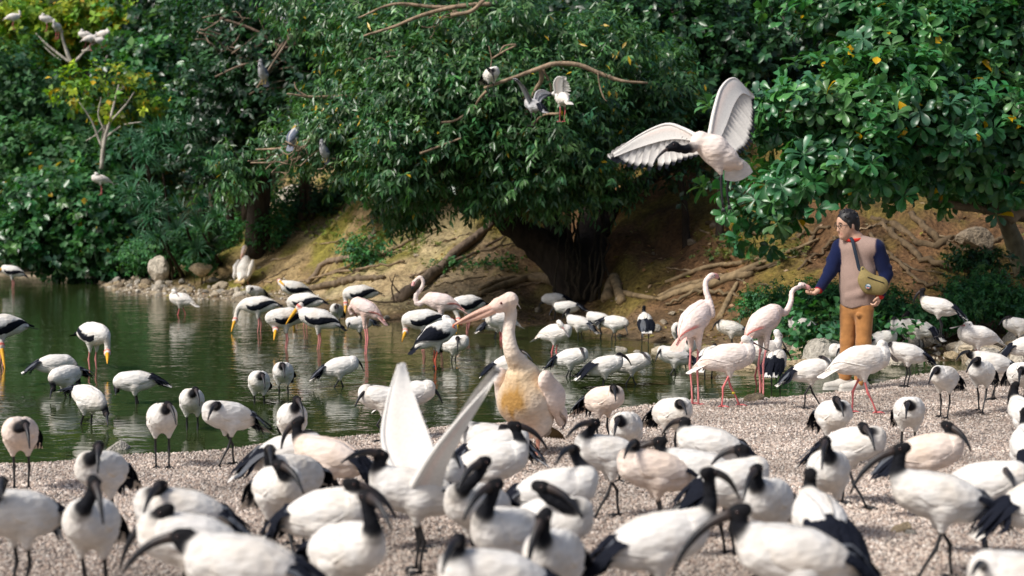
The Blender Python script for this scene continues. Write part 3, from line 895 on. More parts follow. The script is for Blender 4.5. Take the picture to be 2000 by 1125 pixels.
# the banyan leaning over the bank
def banyan():
    b = base_on_ground(1140, 24.8)
    root = empty("banyan_tree", b, 0, "spreading banyan with dark twisted trunk and wide drooping crown over the bank", "tree", "trees around the pond")
    mb = MB()
    limb(root, None, [b + [.0, 0, -.3], at(1120, 540, 24.94), at(1060, 482, 25.24), at(1000, 440, 25.24), at(930, 380, 25.10)], [.42, .36, .27, .2, .14], BRD, 18, 12, mb, jit=.35)
    limb(root, None, [b + [.35, .2, -.3], at(1155, 520, 25.48), at(1165, 430, 26.56), at(1175, 330, 26.60), at(1140, 220, 25.80)], [.40, .34, .26, .2, .12], BRD, 18, 12, mb, jit=.35)
    limb(root, None, [at(1100, 520, 25.08), at(1090, 450, 25.62), at(1050, 380, 25.60), at(1020, 280, 24.80), at(1040, 180, 23.80)], [.22, .2, .16, .12, .07], BRD, 16, 10, mb)
    limb(root, None, [at(1165, 430, 26.56), at(1230, 370, 26.80), at(1320, 320, 26.80), at(1400, 290, 26.80)], [.16, .12, .1, .06], BRD, 14, 9, mb)
    limb(root, None, [at(1000, 440, 25.24), at(900, 340, 24.80), at(780, 300, 24.40), at(640, 290, 24.80), at(520, 300, 25.40)], [.16, .11, .08, .05, .02], (.11, .08, .055), 18, 8, mb)
    limb(root, None, [at(1020, 280, 24.80), at(900, 200, 24.30), at(760, 190, 24.40), at(640, 190, 24.80)], [.10, .07, .05, .02], (.12, .09, .06), 16, 8, mb)
    limb(root, None, [at(1040, 180, 23.80), at(960, 90, 23.80), at(880, 20, 24.20), at(780, 10, 24.60)], [.07, .05, .04, .02], (.13, .095, .065), 14, 8, mb)
    for i in range(13):                                     # aerial roots fused to the trunk
        x = rng.uniform(1090, 1185); y0 = rng.uniform(360, 430)
        limb(root, None, [at(x, y0, 25.6), at(x + rng.normal(0, 8), 510, 24.5), at(x + rng.normal(0, 14), 588 + rng.uniform(-4, 6), 24.25)], [.018, .016, .03], (.045, .034, .022), 9, 6, mb, wig=.03)
    mb.build("trunk", M['bark'], root)
    lobes = [(720, 240, 24.2, 150, 90, 1.0), (900, 190, 23.6, 170, 110, 1.2), (1060, 250, 23.4, 150, 130, 1.2), (860, 300, 23.2, 150, 75, 1.0), (1010, 345, 23.4, 130, 60, .9),
             (560, 270, 25.2, 100, 40, .8), (480, 310, 26.0, 80, 22, .7), (790, 110, 24.4, 140, 80, 1.1), (960, 60, 24.0, 160, 80, 1.2), (1130, 110, 24.2, 130, 100, 1.2),
             (1180, 310, 24.0, 80, 70, .9), (720, 330, 24.1, 80, 30, .6), (1240, 200, 25.3, 110, 110, 1.2), (900, 390, 23.8, 70, 28, .5), (790, 400, 25.0, 40, 18, .3), (650, 30, 25.8, 110, 60, 1), (430, 350, 26.8, 40, 12, .4)]
    crown(root, lobes, 300, 15000, 7, .150, .024, G_MID + [(.055, .13, .045), (.085, .20, .06), (.10, .21, .07)], sig=(.20, .20, .12), shape='simple', droop=.7, radial=.65, fwd=.5, tl=.24, yellow=.012, inner=.5)  # added lighter greens put sunlit sprays into the leaf colour, at random twigs
    bc = (.30, .22, .15)
    for pts, R, Y0, Y1 in [([(945, 172), (985, 158), (1050, 135), (1085, 124), (1130, 127), (1175, 145), (1215, 158), (1265, 162)], (.018, .03, .035, .03, .014), 20.25, 20.4),
                       ([(1054, 132), (1058, 155), (1045, 178), (1030, 215), (1018, 245), (1020, 285)], (.035, .03, .03, .025), 20.3, 21),
                       ([(950, 178), (935, 195), (925, 215)], (.02, .014), 20.25, 20.4), ([(1060, 135), (1075, 165), (1076, 190)], (.02, .015), 20.4, 20.6),
                       ([(1168, 142), (1172, 170), (1180, 192), (1186, 198)], (.014, .008), 20.3, 20.3), ([(1092, 222), (1060, 226), (1030, 255), (1010, 262)], (.02, .018), 20.3, 20.8),
                       ([(560, 183), (620, 190), (700, 186), (760, 182)], (.012, .03, .03), 21.6, 22), ([(600, 188), (580, 175), (575, 160)], (.015, .008), 21.6, 21.6),
                       ([(500, 292), (560, 288), (640, 262), (720, 255)], (.012, .03, .035), 22.6, 21.6), ([(490, 318), (560, 315), (620, 292), (665, 262)], (.01, .025, .03), 22.8, 22),
                       ([(710, 70), (770, 52), (830, 28), (900, 12), (960, 8)], (.015, .03, .035), 21, 21.2), ([(700, 35), (770, 8), (850, 14), (930, 12)], (.012, .025, .03), 21.2, 21.2),
                       ([(880, 30), (920, 22), (945, 0)], (.03, .03), 20.9, 20.9), ([(960, 115), (985, 100), (1008, 88), (985, 90), (975, 105)], (.012, .014, .008), 20.4, 20.4),
                       ([(860, 240), (890, 235), (920, 215)], (.02, .015), 20.6, 20.6), ([(950, 165), (960, 120), (955, 90)], (.01, .008), 20.6, 20.6), ([(820, 300), (860, 285), (900, 270)], (.02, .012), 20.5, 20.5)]:
        limb(root, "branch", pxpath(pts, Y0 + 1.8, Y1 + 1.8), R, bc, 22, 7)
    twiggery(root, [(640, 190), (560, 300), (700, 260), (640, 310), (520, 320), (780, 290), (840, 250), (960, 330), (1080, 280), (740, 110), (840, 60)], 23.2, 44, col=(.26, .19, .13), spread=70, R=.011)
    rc = (.24, .175, .10)
    for pts, R in [([(1125, 590), (1090, 560), (1050, 548), (1000, 560), (960, 572), (930, 590)], (.12, .10, .08, .05, .03)), ([(1060, 552), (1010, 548), (960, 560), (935, 570)], (.06, .05, .025)),
                   ([(1185, 590), (1195, 560), (1200, 555), (1215, 595)], (.10, .09, .07)), ([(1205, 575), (1250, 582), (1290, 590)], (.05, .03)),
                   ([(1290, 590), (1330, 575), (1380, 562), (1430, 550), (1470, 540)], (.05, .07, .05)), ([(1285, 585), (1340, 562), (1420, 545), (1500, 520), (1580, 495)], (.03, .05, .03)),
                   ([(1300, 555), (1380, 530), (1450, 515), (1540, 495), (1600, 470)], (.03, .04, .02)), ([(1405, 630), (1425, 585), (1440, 560)], (.05, .03))]:
        P = []
        for x, y in pts:
            # follow the ground: find the depth where the ray meets the terrain
            P.append(on_ground(x, y) + np.array([0, 0, R[0] * .4]))
        limb(root, "root", P, R, rc, 18, 8)

def on_ground(px, py, y0=16.0, y1=46.0):
    Ys = np.linspace(y0, y1, 400)
    r = ray(px, py)
    P = np.array([0, 0, CAM_H])[None] + r[None] * (Ys / r[1])[:, None]
    hh = height(P[:, 0], P[:, 1]); sn, sf = shores(P[:, 0], P[:, 1])
    k = np.where((P[:, 2] <= hh) & (sf > -.3))[0]
    i = k[0] if len(k) else int(np.argmin(np.abs(P[:, 2] - hh)))
    return np.array([P[i, 0], P[i, 1], hh[i]])
banyan()

# broad-leaved tree on the right
def broad_tree():
    b = base_on_ground(1960, 21.5)
    root = empty("broad_leaved_tree", b, 0, "broad-leaved tree with large glossy leaves and a few yellow ones above the man", "tree", "trees around the pond")
    mb = MB()
    limb(root, None, [b + [.4, 0, -.3], at(1985, 480, 21.4), at(1930, 350, 20.8), at(1880, 220, 20.3), at(1800, 80, 20)], [.16, .13, .09, .07, .04], (.16, .15, .10), 16, 9, mb)
    limb(root, None, [at(2040, 430, 21.4), at(1950, 410, 21), at(1860, 390, 20.6), at(1780, 360, 20.2), at(1690, 330, 19.8)], [.10, .08, .05, .03], (.12, .10, .07), 14, 8, mb)
    for e in [(1500, 330), (1600, 160), (1700, 60), (1560, 260), (1850, 150), (1950, 100), (1650, 400), (1900, 280)]:
        limb(root, None, [at(1880, 240, 20.4), at((1880 + e[0]) / 2, (240 + e[1]) / 2 - 10, 20), at(e[0], e[1], 19.3)], [.06, .04, .012], (.15, .125, .085), 10, 6, mb, wig=.03)
    mb.build("trunk", M['bark'], root)
    lobes = [(1560, 220, 18.6, 100, 75, .7), (1680, 210, 18.4, 120, 80, .8), (1800, 230, 18.5, 120, 85, .8), (1540, 330, 18.3, 90, 55, .6), (1650, 320, 18.2, 120, 60, .7), (1480, 370, 18.6, 55, 40, .4), (1570, 390, 18.4, 70, 35, .4),
             (1780, 320, 18.6, 120, 50, .7), (1920, 300, 19, 110, 70, .7), (1640, 30, 19.5, 110, 45, .7), (1760, 60, 19.4, 120, 60, .8), (1900, 60, 19.4, 130, 70, .8), (1940, 180, 19.2, 100, 70, .7), (1500, 420, 18.8, 30, 20, .3),
             (1700, 130, 19.2, 90, 40, .6), (1980, 330, 19.2, 60, 40, .5)]
    crown(root, lobes, 170, 2100, 9, .20, .046, G_BR, sig=(.22, .22, .15), shape='obovate', droop=.25, radial=.9, fwd=.35, tl=.10, yellow=.014, ycol=(.70, .42, .01), inner=.45, upb=.6)
    for pts, R in [([(1900, 310), (1935, 350), (1960, 400), (1985, 430)], (.07, .09)), ([(1990, 90), (1998, 200), (1993, 330)], (.04, .06)), ([(1725, 40), (1770, 65), (1815, 95)], (.03, .04)),
                   ([(1765, 352), (1850, 395), (1930, 408), (2010, 415)], (.05, .08)), ([(1650, 10), (1700, 30), (1720, 90)], (.02, .03))]:
        limb(root, "branch", pxpath(pts, 19.3), R, (.17, .14, .10), 14, 7)
    rc = (.12, .085, .05)
    for pts, R in [([(1990, 410), (1880, 470), (1800, 480), (1740, 440), (1700, 430)], (.07, .05)), ([(1720, 440), (1770, 490), (1830, 520), (1900, 540)], (.05, .04)), ([(1780, 420), (1830, 470), (1920, 500), (2000, 520)], (.05, .06)),
                   ([(1700, 470), (1750, 520), (1800, 560), (1840, 575)], (.03, .025)), ([(1590, 470), (1560, 500), (1520, 520), (1440, 545)], (.035, .03)), ([(1650, 470), (1600, 500), (1560, 530)], (.025, .02)),
                   ([(1380, 440), (1470, 455), (1560, 470)], (.035, .025)), ([(1400, 480), (1480, 490), (1560, 470), (1620, 455)], (.02, .03)), ([(1880, 560), (1940, 540), (2000, 545)], (.03, .03)), ([(1900, 490), (1960, 470), (2000, 480)], (.04, .04))]:
        limb(root, "root", [on_ground(x, y) + np.array([0, 0, .02]) for x, y in pts], R, rc, 20, 7, wig=.03)
broad_tree()

# slim dark stems on the shaded slope
for x0, y0, x1, y1, Y, lab in [(1340, 480, 1325, 330, 25.5, "slim dark stem beside the big mossy boulder"), (1405, 460, 1400, 330, 26, "slim dark stem behind the flying ibis"), (1195, 440, 1180, 300, 26, "slim dark stem rising close behind the banyan trunk")]:
    p0 = on_ground(x0, y0); b = empty("sapling", p0, 0, lab, "tree", "thin stems on the shaded slope")
    limb(b, "trunk", [p0 - [0, 0, .1], at((x0 + x1) / 2 + 5, (y0 + y1) / 2, p0[1]), at(x1, y1, p0[1])], [.07, .055, .04], BRD, 12, 7)
    crown(b, [(x1, y1 - 30, p0[1], 30, 30, .3)], 6, 60, 6, .15, .04, G_DK)
# wooden post high behind the banyan leaves
pz = pxpath([(752, 85), (752, 0), (752, -80)], 36.0); b = empty("tree_trunk", pz[0] - [0, 0, 4], 0, "straight greenish tree trunk showing through the leaves", "tree")
limb(b, "trunk", [pz[0] - [0, 0, 4.0], pz[0], pz[1], pz[2]], [.12, .1, .09], (.055, .06, .028), 14, 9)

# ------------------------------------------------------------------ shrubs and weeds on the bank
def ground_cover(name, px0, px1, py0, py1, n, ll, lw, cols, label, k=5):
    c = np.array([on_ground(rng.uniform(px0, px1), rng.uniform(py0, py1)) for _ in range(n)]) + [0, 0, .03]
    root = empty(name, c[0], 0, label, "plant", "shrubs on the bank")
    V, F, C = foliage(c, (.14, .14, .02), n * 5, k, ll, lw, cols, droop=.0, upb=1.2, tl=.05)
    link_mesh("foliage", mesh_from("foliage", V - c[0], F, C, smooth=False), M['leafmatte'], root)

def shrub(name, lobes, n, k, ll, lw, cols, label, cat="shrub", sig=(.13, .13, .10), group="shrubs on the bank", stems=6, mat='leafmatte', shape='simple', **kw):
    c0 = at(lobes[0][0], lobes[0][1] + lobes[0][4], lobes[0][2])
    b = np.array([c0[0], c0[1], hgt(c0[0], c0[1])])
    root = empty(name, b, 0, label, cat, group)
    crown(root, lobes, max(12, n // 18), n, k, ll, lw, cols, sig=sig, mat=mat, name="foliage", shape=shape, **kw)
    mb = MB()
    for i in range(stems):
        L = lobes[i % len(lobes)]
        e = at(L[0] + rng.uniform(-.6, .6) * L[3], L[1] + rng.uniform(-.5, .3) * L[4], L[2])
        g = np.array([e[0] * .8 + b[0] * .2, L[2] + .1, 0]); g[2] = hgt(g[0], g[1]) - .05
        limb(root, "stem", [g, (g + e) / 2 + [0.02, 0, .05], e], [.012, .009, .004], (.10, .08, .04), 8, 5)
FERN = [(.040, .150, .050), (.055, .190, .055), (.070, .205, .060), (.045, .135, .065)]
shrub("fern_bush", [(1500, 588, 19.5, 40, 16, .3), (1580, 585, 19.6, 50, 26, .3), (1530, 622, 19.4, 55, 16, .3), (1625, 590, 19.6, 30, 28, .3), (1470, 600, 19.5, 25, 14, .2)], 2300, 6, .055, .014, FERN, "feathery green bush behind the feeding flamingo and the man's arm", sig=(.09, .09, .07), tl=.05)
shrub("fern_bush", [(1735, 592, 19.6, 28, 22, .3), (1775, 610, 19.5, 28, 16, .3), (1740, 632, 19.4, 35, 12, .25)], 900, 6, .055, .014, FERN, "feathery green bush beside the man's hip", sig=(.09, .09, .07), tl=.05)
shrub("fern_bush", [(1885, 585, 19.3, 40, 28, .35), (1950, 580, 19.4, 45, 30, .35), (1855, 618, 19.2, 25, 14, .3), (1990, 605, 19.4, 35, 24, .3), (1915, 556, 19.5, 35, 12, .3)], 2600, 6, .055, .014, FERN, "big round feathery bush above the rocks by the red bank", sig=(.09, .09, .07), tl=.05)
shrub("fern_bush", [(1900, 505, 20.3, 35, 10, .2), (1960, 512, 20.3, 35, 10, .2)], 160, 6, .09, .025, G_DK + G_MID, "dark leafy plant clinging to the red bank", sig=(.10, .10, .05), tl=.06)
shrub("weed_patch", [(1610, 640, 17.9, 30, 18, .2), (1580, 665, 17.8, 25, 14, .2), (1760, 660, 17.9, 20, 10, .2)], 120, 5, .10, .045, G_BR, "broad-leaved weeds at the foot of the feathery bush", shape='obovate')
shrub("weed_patch", [(430, 450, 37, 40, 16, .5), (350, 480, 35, 60, 20, .6), (300, 500, 35.5, 50, 14, .5)], 1500, 6, .10, .028, FERN, "low green weeds along the foot of the palms", sig=(.16, .16, .10))
shrub("weed_patch", [(385, 505, 33.5, 22, 22, .3), (405, 520, 33.2, 14, 12, .2)], 220, 6, .10, .035, G_BR, "small green weed among stones on the spit", sig=(.09, .09, .07), tl=.05)
shrub("weed_patch", [(525, 455, 34.5, 16, 28, .3), (560, 430, 35.5, 20, 22, .3)], 240, 6, .11, .03, FERN, "upright weed growing on the sandy slope's shoulder", sig=(.12, .12, .10))
shrub("weed_patch", [(710, 490, 29.5, 26, 14, .3), (745, 492, 29.3, 18, 10, .2)], 200, 6, .08, .026, FERN, "dark green tuft on the sandy slope beside the dead branch", sig=(.10, .10, .06))
ground_cover("creeping_plant", 850, 1010, 505, 540, 45, .06, .022, FERN + [(.12, .17, .025)], "creeping green ground plants on the slope beside the banyan trunk")
ground_cover("creeping_plant", 560, 700, 415, 470, 40, .07, .02, [(.16, .19, .03), (.10, .16, .03)], "yellow-green mossy plants on the upper sandy slope")
ground_cover("creeping_plant", 700, 860, 440, 490, 30, .07, .02, [(.16, .19, .03), (.10, .16, .03)], "mossy plants on the slope between the pole and the leaning log")
ground_cover("creeping_plant", 1380, 1560, 470, 520, 40, .06, .02, [(.13, .14, .03), (.07, .11, .03)], "mossy plants on the red bank above the upright flamingo")
shrub("weed_patch", [(640, 395, 36, 60, 22, .6), (560, 385, 36.5, 40, 18, .5), (720, 380, 36, 50, 18, .5)], 900, 6, .13, .035, G_MID, "leafy weeds hanging over the crest of the sandy slope", sig=(.2, .2, .12))

# ------------------------------------------------------------------ fallen branches
def deadwood(pts, R, label, col=(.22, .165, .115), twigs=0, lift=.06, name="fallen_branch"):
    P = np.array([on_ground(x, y) + np.array([0, 0, l]) for x, y, l in pts])
    root = empty(name, P[0], 0, label, "branch", "dead wood on the bank")
    limb(root, "stem", P, R, col, 20, 9, wig=.015)
    for i in range(twigs):
        k = rng.integers(1, len(P)); s0 = P[k]
        e = s0 + np.array([rng.normal(0, .3), rng.normal(0, .2), rng.uniform(.0, .5)])
        limb(root, "twig", [s0, (s0 + e) / 2 + rng.normal(0, .05, 3), e], [.018, .012, .005], col, 8, 5)
def deadwood3(pts, R, label, col=(.22, .165, .115), twigs=()):
    P = np.array([at(*p) for p in pts])
    root = empty("fallen_branch", P[0], 0, label, "branch", "dead wood on the bank")
    limb(root, "stem", P, R, col, 22, 10, wig=.012)
    for tw in twigs: limb(root, "twig", [at(*p) for p in tw], [.02, .013, .006], tuple(c * .7 for c in col), 10, 5)
gy = lambda x, y: on_ground(x, y)[1]
deadwood([(600, 556, .03), (640, 522, .10), (690, 520, .16), (715, 498, .22), (732, 486, .26)], (.05, .06, .07, .045), "crooked dead branch lying on the slope behind the storks")
ya = gy(785, 592)
deadwood3([(772, 592, ya), (800, 570, ya + .15), (850, 530, ya + .7), (905, 480, ya + 1.6), (960, 436, ya + 2.2)], (.13, .10, .10, .09, .07), "long grey log leaning from the water's edge up into the banyan leaves", (.20, .15, .11),
          twigs=[[(790, 582, ya), (770, 560, ya), (760, 540, ya)], [(800, 590, ya - .1), (770, 605, ya - .2), (745, 628, ya - .4)], [(790, 595, ya - .1), (785, 610, ya - .2), (775, 628, ya - .4)], [(800, 585, ya - .1), (800, 610, ya - .2), (792, 626, ya - .4)],
                 [(775, 590, ya - .1), (740, 590, ya - .2), (705, 582, ya - .2), (690, 572, ya - .2)], [(770, 590, ya - .1), (765, 560, ya - .1), (772, 535, ya - .1)]])
deadwood([(620, 545, .03), (700, 520, .06), (780, 490, .06), (860, 450, .05)], (.02, .035, .025), "thin straight pole lying up the sandy slope", (.20, .145, .09))
deadwood([(600, 570, .03), (680, 556, .06), (750, 552, .05)], (.06, .07, .04), "thick half-buried log at the foot of the slope", (.16, .12, .08))
deadwood([(560, 565, .02), (640, 540, .04), (720, 528, .04), (790, 515, .04)], (.015, .025, .02), "thin fallen stick across the lower slope", (.24, .175, .11))
deadwood([(800, 545, .03), (860, 528, .05), (930, 500, .05), (985, 470, .05)], (.02, .03, .02), "thin fallen stick left of the banyan trunk", (.15, .11, .075))
deadwood([(235, 560, .02), (228, 535, .2), (222, 515, .4)], (.012, .008), "bare twig sticking up from the tip of the spit", (.09, .07, .05))
deadwood([(1300, 600, .02), (1370, 580, .05), (1450, 590, .04)], (.02, .03, .02), "short stick lying on the bank before the flamingos", (.16, .12, .07))
deadwood([(1590, 660, .02), (1610, 652, .05), (1640, 640, .08)], (.015, .012), "pale stick lying among rocks by the man's knees", (.35, .26, .15))

# thin dry sticks and exposed rootlets over the slope
for i in range(26):
    x0, y0 = (rng.uniform(470, 980), rng.uniform(450, 575)) if i < 16 else (rng.uniform(1300, 1980), rng.uniform(440, 560))
    dx = rng.uniform(60, 150); sl_ = rng.uniform(-.45, -.1) if i < 16 else rng.uniform(-.4, .35)
    pts = [on_ground(x0 + dx * q, y0 + dx * sl_ * q + rng.normal(0, 3)) + np.array([0, 0, .015]) for q in (0, .33, .66, 1)]
    limb(GROUND, "stick", pts, [.010, .016, .008], tuple(np.array([(.22, .16, .10), (.13, .10, .065), (.30, .22, .14)][i % 3])), 14, 6, wig=.012)
# leaf litter
def litter():
    n = 16000
    X = rng.uniform(-7, 9, n); Y = rng.uniform(17.5, 36, n)
    sn, sf = shores(X, Y)
    k = (sf > .02) & (rng.random(n) < np.clip(1.2 - np.abs(sf - 1.2) * .18, .22, 1) * np.where(X < -1.5, .55, 1)); X, Y = X[k], Y[k]; n = len(X)
    P = np.stack([X, Y, height(X, Y) + .012], 1)
    an = rng.random(n) * 6.28
    D = np.stack([np.cos(an), np.sin(an), rng.normal(0, .25, n)], 1); N = np.array([0, 0, 1.0]) + rng.normal(0, .35, (n, 3))
    C = pick_cols(n, [(.20, .12, .055), (.13, .075, .035), (.30, .20, .09), (.07, .045, .025), (.24, .20, .05), (.40, .30, .18)], .3)
    V, F, C = leaf_arrays(P, D, N, rng.uniform(.05, .12, n), rng.uniform(.014, .03, n), C, 'simple')
    o = link_mesh("leaf_litter", mesh_from("leaf_litter", V, F, C, smooth=False), M['leafmatte']); tag(o, "dry brown leaf litter on the shaded far bank", None, None, "stuff")
litter()
# ------------------------------------------------------------------ birds
WHITE = (0.76, 0.735, 0.70); CREAM = (0.78, 0.70, 0.60); BLACK = (0.007, 0.009, 0.017); DARK = (0.009, 0.010, 0.014)
PINK = (0.82, 0.56, 0.50); CORAL = (0.75, 0.16, 0.13); LEGP = (0.62, 0.20, 0.19)

SPEC = {
    # torso rings: x, z offset, radius ; nb: neck base x,z offset ; zc: torso centre height
    'ibis': dict(zc=.33, torso=[(.105, .006, .066), (.045, .0, .083), (-.04, .0, .087), (-.12, -.003, .064), (-.19, -.006, .030)], sy=.92, nb=(.125, .03), pitch=14,
                 nr=(.041, .018), head=(.0255, .0165), bill=.175, reach=.17, decurve=.2, br=(.0132, .0036), neckdark=.34, ncol=DARK, hcol=(0.010, .010, .012), bcol=[(.05, .035, .03), DARK, DARK],
                 lcol=(.018, .018, .02), lr=.0068, wlen=(.12, -.285), col=WHITE, tail='plume'),
    'spoonbill': dict(zc=.39, torso=[(.12, .005, .075), (.05, .0, .100), (-.05, .0, .102), (-.15, -.008, .070), (-.24, -.02, .030)], sy=.92, nb=(.14, .03), pitch=8,
                 nr=(.050, .026), head=(.038, .022), bill=.19, reach=.2, decurve=.02, br=(.014, .020), neckdark=9, ncol=WHITE, hcol=WHITE, bcol=[(.5, .12, .12), (.22, .2, .19), (.26, .25, .25)],
                 lcol=(.66, .17, .17), lr=.0075, wlen=(.14, -.31), col=(0.80, .76, .72), tail='short', tcol=WHITE),
    'stork': dict(zc=.52, torso=[(.15, .01, .090), (.06, .0, .115), (-.06, .0, .115), (-.18, -.015, .075), (-.27, -.03, .034)], sy=.9, nb=(.17, .04), pitch=12,
                 nr=(.058, .026), head=(.040, .026), bill=.23, reach=.24, decurve=.05, br=(.020, .005), neckdark=9, ncol=WHITE, hcol=(.80, .72, .66), bcol=[(.72, .36, .02), (.78, .42, .03), (.75, .36, .03)],
                 lcol=(.60, .24, .22), lr=.0085, wlen=(.17, -.36), col=WHITE, tail='short', tcol=BLACK, wspan=132, face=(.62, .05, .02)),
    'flamingo': dict(zc=.76, torso=[(.13, .01, .085), (.05, .0, .110), (-.06, .0, .108), (-.17, -.012, .066), (-.26, -.025, .026)], sy=.88, nb=(.16, .035), pitch=20,
                 nr=(.040, .020), head=(.030, .022), bill=.10, reach=.3, decurve=.18, br=(.019, .010), neckdark=9, ncol=(.82, .65, .59), hcol=(.82, .66, .60), bcol=[(.74, .36, .34), (.72, .34, .32), (.02, .02, .02)],
                 lcol=(.78, .27, .27), lr=.0085, wlen=(.15, -.34), col=(.82, .68, .63), tail='short', tcol=(.80, .50, .45)),
    'heron': dict(zc=.20, torso=[(.09, .005, .055), (.03, .0, .075), (-.05, .0, .072), (-.12, -.01, .045)], sy=.9, nb=(.10, .03), pitch=48,
                 nr=(.05, .032), head=(.034, .022), bill=.08, reach=.09, decurve=.0, br=(.010, .003), neckdark=9, ncol=(.5, .5, .5), hcol=(.05, .06, .09), bcol=[DARK, DARK, DARK],
                 lcol=(.4, .3, .08), lr=.006, wlen=(.10, -.19), col=(.46, .46, .48), tail='short', tcol=(.2, .22, .28)),
}

def rotp(v, a):                                    # pitch: nose up by a
    v = np.asarray(v, float); c, s = math.cos(a), math.sin(a)
    return np.stack([v[..., 0] * c - v[..., 2] * s, v[..., 1], v[..., 0] * s + v[..., 2] * c], -1)

def bez(a, b, c, e, n):
    t = np.linspace(0, 1, n)[:, None]
    return (1 - t) ** 3 * a + 3 * (1 - t) ** 2 * t * b + 3 * (1 - t) * t * t * c + t ** 3 * e

def fold_wing(S, sd, side, sc_, zc, pitch, root, colf, nu=22, nv=14):
    x0, x1 = S['wlen']
    u = np.linspace(0, 1, nu)[:, None]; v = np.linspace(0, 1, nv)[None, :]
    span = S.get('wspan', 100) * np.clip(np.sin(np.clip(u * 1.05 + .10, 0, 1) * math.pi) ** .55, .12, 1) * (1 - .55 * u)
    th = np.radians(6 + span * v + 14 * (1 - u) ** 2)
    ax = np.stack([x0 + (x1 - x0) * u + 0 * v, 0 * u * v, (-.015 - .035 * u) + 0 * v], -1) * sc_
    dr = np.stack([0 * th, side * np.sin(th), np.cos(th)], -1)
    dr[..., 0] = 0
    axw = rotp(ax, pitch) + np.array([0, 0, zc]); drw = rotp(dr, pitch)
    r = np.full((nu, nv), .30 * sc_ * 1.4)
    for _ in range(18):
        dd = sd.val(axw + drw * r[..., None], tors=True)
        r = r - np.clip(dd - .004, -.02, .1)
    rmin = (.030 * (1 - u) + .016) * sc_ + 0 * v
    r = np.maximum(r, rmin)
    r = np.where(np.isfinite(r), np.minimum(r, .16 * sc_ * 1.4), rmin)
    for _ in range(2):
        r[1:-1] = (r[:-2] + 2 * r[1:-1] + r[2:]) / 4
    env = np.sin(np.clip(u, .0, 1) * math.pi * .93 + .12) ** .6
    bulge = (.0015 + .008 * np.sin(np.clip(v, 0, 1) * math.pi) ** .7) * env * sc_
    saw = ((v * 6.5 + u * 1.5) % 1.0) * sstep(.30, .55, u) + ((u * 9 + .35 * np.sin(v * 19)) % 1.0) * (1 - sstep(.30, .55, u)) * .8
    ro = r + bulge + .0035 * sc_ * saw
    ri = np.maximum(r - .014 * sc_, .002)
    Vo = (axw + drw * ro[..., None]).reshape(-1, 3); Vi = (axw + drw * ri[..., None]).reshape(-1, 3)
    # ragged trailing tips
    i = np.arange(nu * nv).reshape(nu, nv)
    q = np.stack([i[:-1, :-1], i[:-1, 1:], i[1:, 1:], i[1:, :-1]], -1).reshape(-1, 4)
    n0 = nu * nv
    F = [tuple(x) for x in (q if side < 0 else q[:, ::-1]).tolist()] + [tuple(x) for x in ((q[:, ::-1] if side < 0 else q) + n0).tolist()]
    rim = list(i[0, :]) + list(i[1:, -1]) + list(i[-1, ::-1][1:]) + list(i[::-1, 0][1:])
    for a, b in zip(rim[:-1], rim[1:]): F.append((a, b, b + n0, a + n0))
    C = colf(u + 0 * v, v + 0 * u).reshape(-1, 3)
    return mobj("wing", np.vstack([Vo, Vi]), F, M['feather'], root, np.vstack([C, C]))

def cset(u, base, *patches):
    C = np.zeros(u.shape + (3,)) + np.asarray(base, float)
    for m, c in patches: C = mixc(C, c, m)
    return C

def wing_cols(sp, var):
    if sp == 'ibis':
        base = np.asarray(var)
        return lambda u, v: cset(u, base, (sstep(.80, .84, u + .04 * np.sin(v * 40)), BLACK))
    if sp == 'stork':
        return lambda u, v: cset(u, WHITE, (np.maximum(sstep(.60, .64, v + .40 * u - .08 + .02 * np.sin(u * 60)), sstep(.80, .83, u)), BLACK))
    if sp == 'whitestork':
        return lambda u, v: cset(u, WHITE, (sstep(.30, .34, u * .8 + v * .35 - .05 + .02 * np.sin(u * 50)) * (1 - sstep(.9, .92, v) * (1 - u)), BLACK))
    if sp == 'flamingo':
        return lambda u, v: cset(u, (.83, .70, .66), (sstep(.55, .9, u) * .6, (.82, .45, .40)), (sstep(.72, .85, v) * sstep(.45, .6, u) * (1 - sstep(.85, 1, u)) * .8, (.74, .18, .15)))
    if sp == 'heron':
        return lambda u, v: cset(u, (.16, .19, .26))
    return lambda u, v: cset(u, np.asarray(var) * 1.0, (sstep(.7, 1, u) * .3, (.70, .60, .48)))

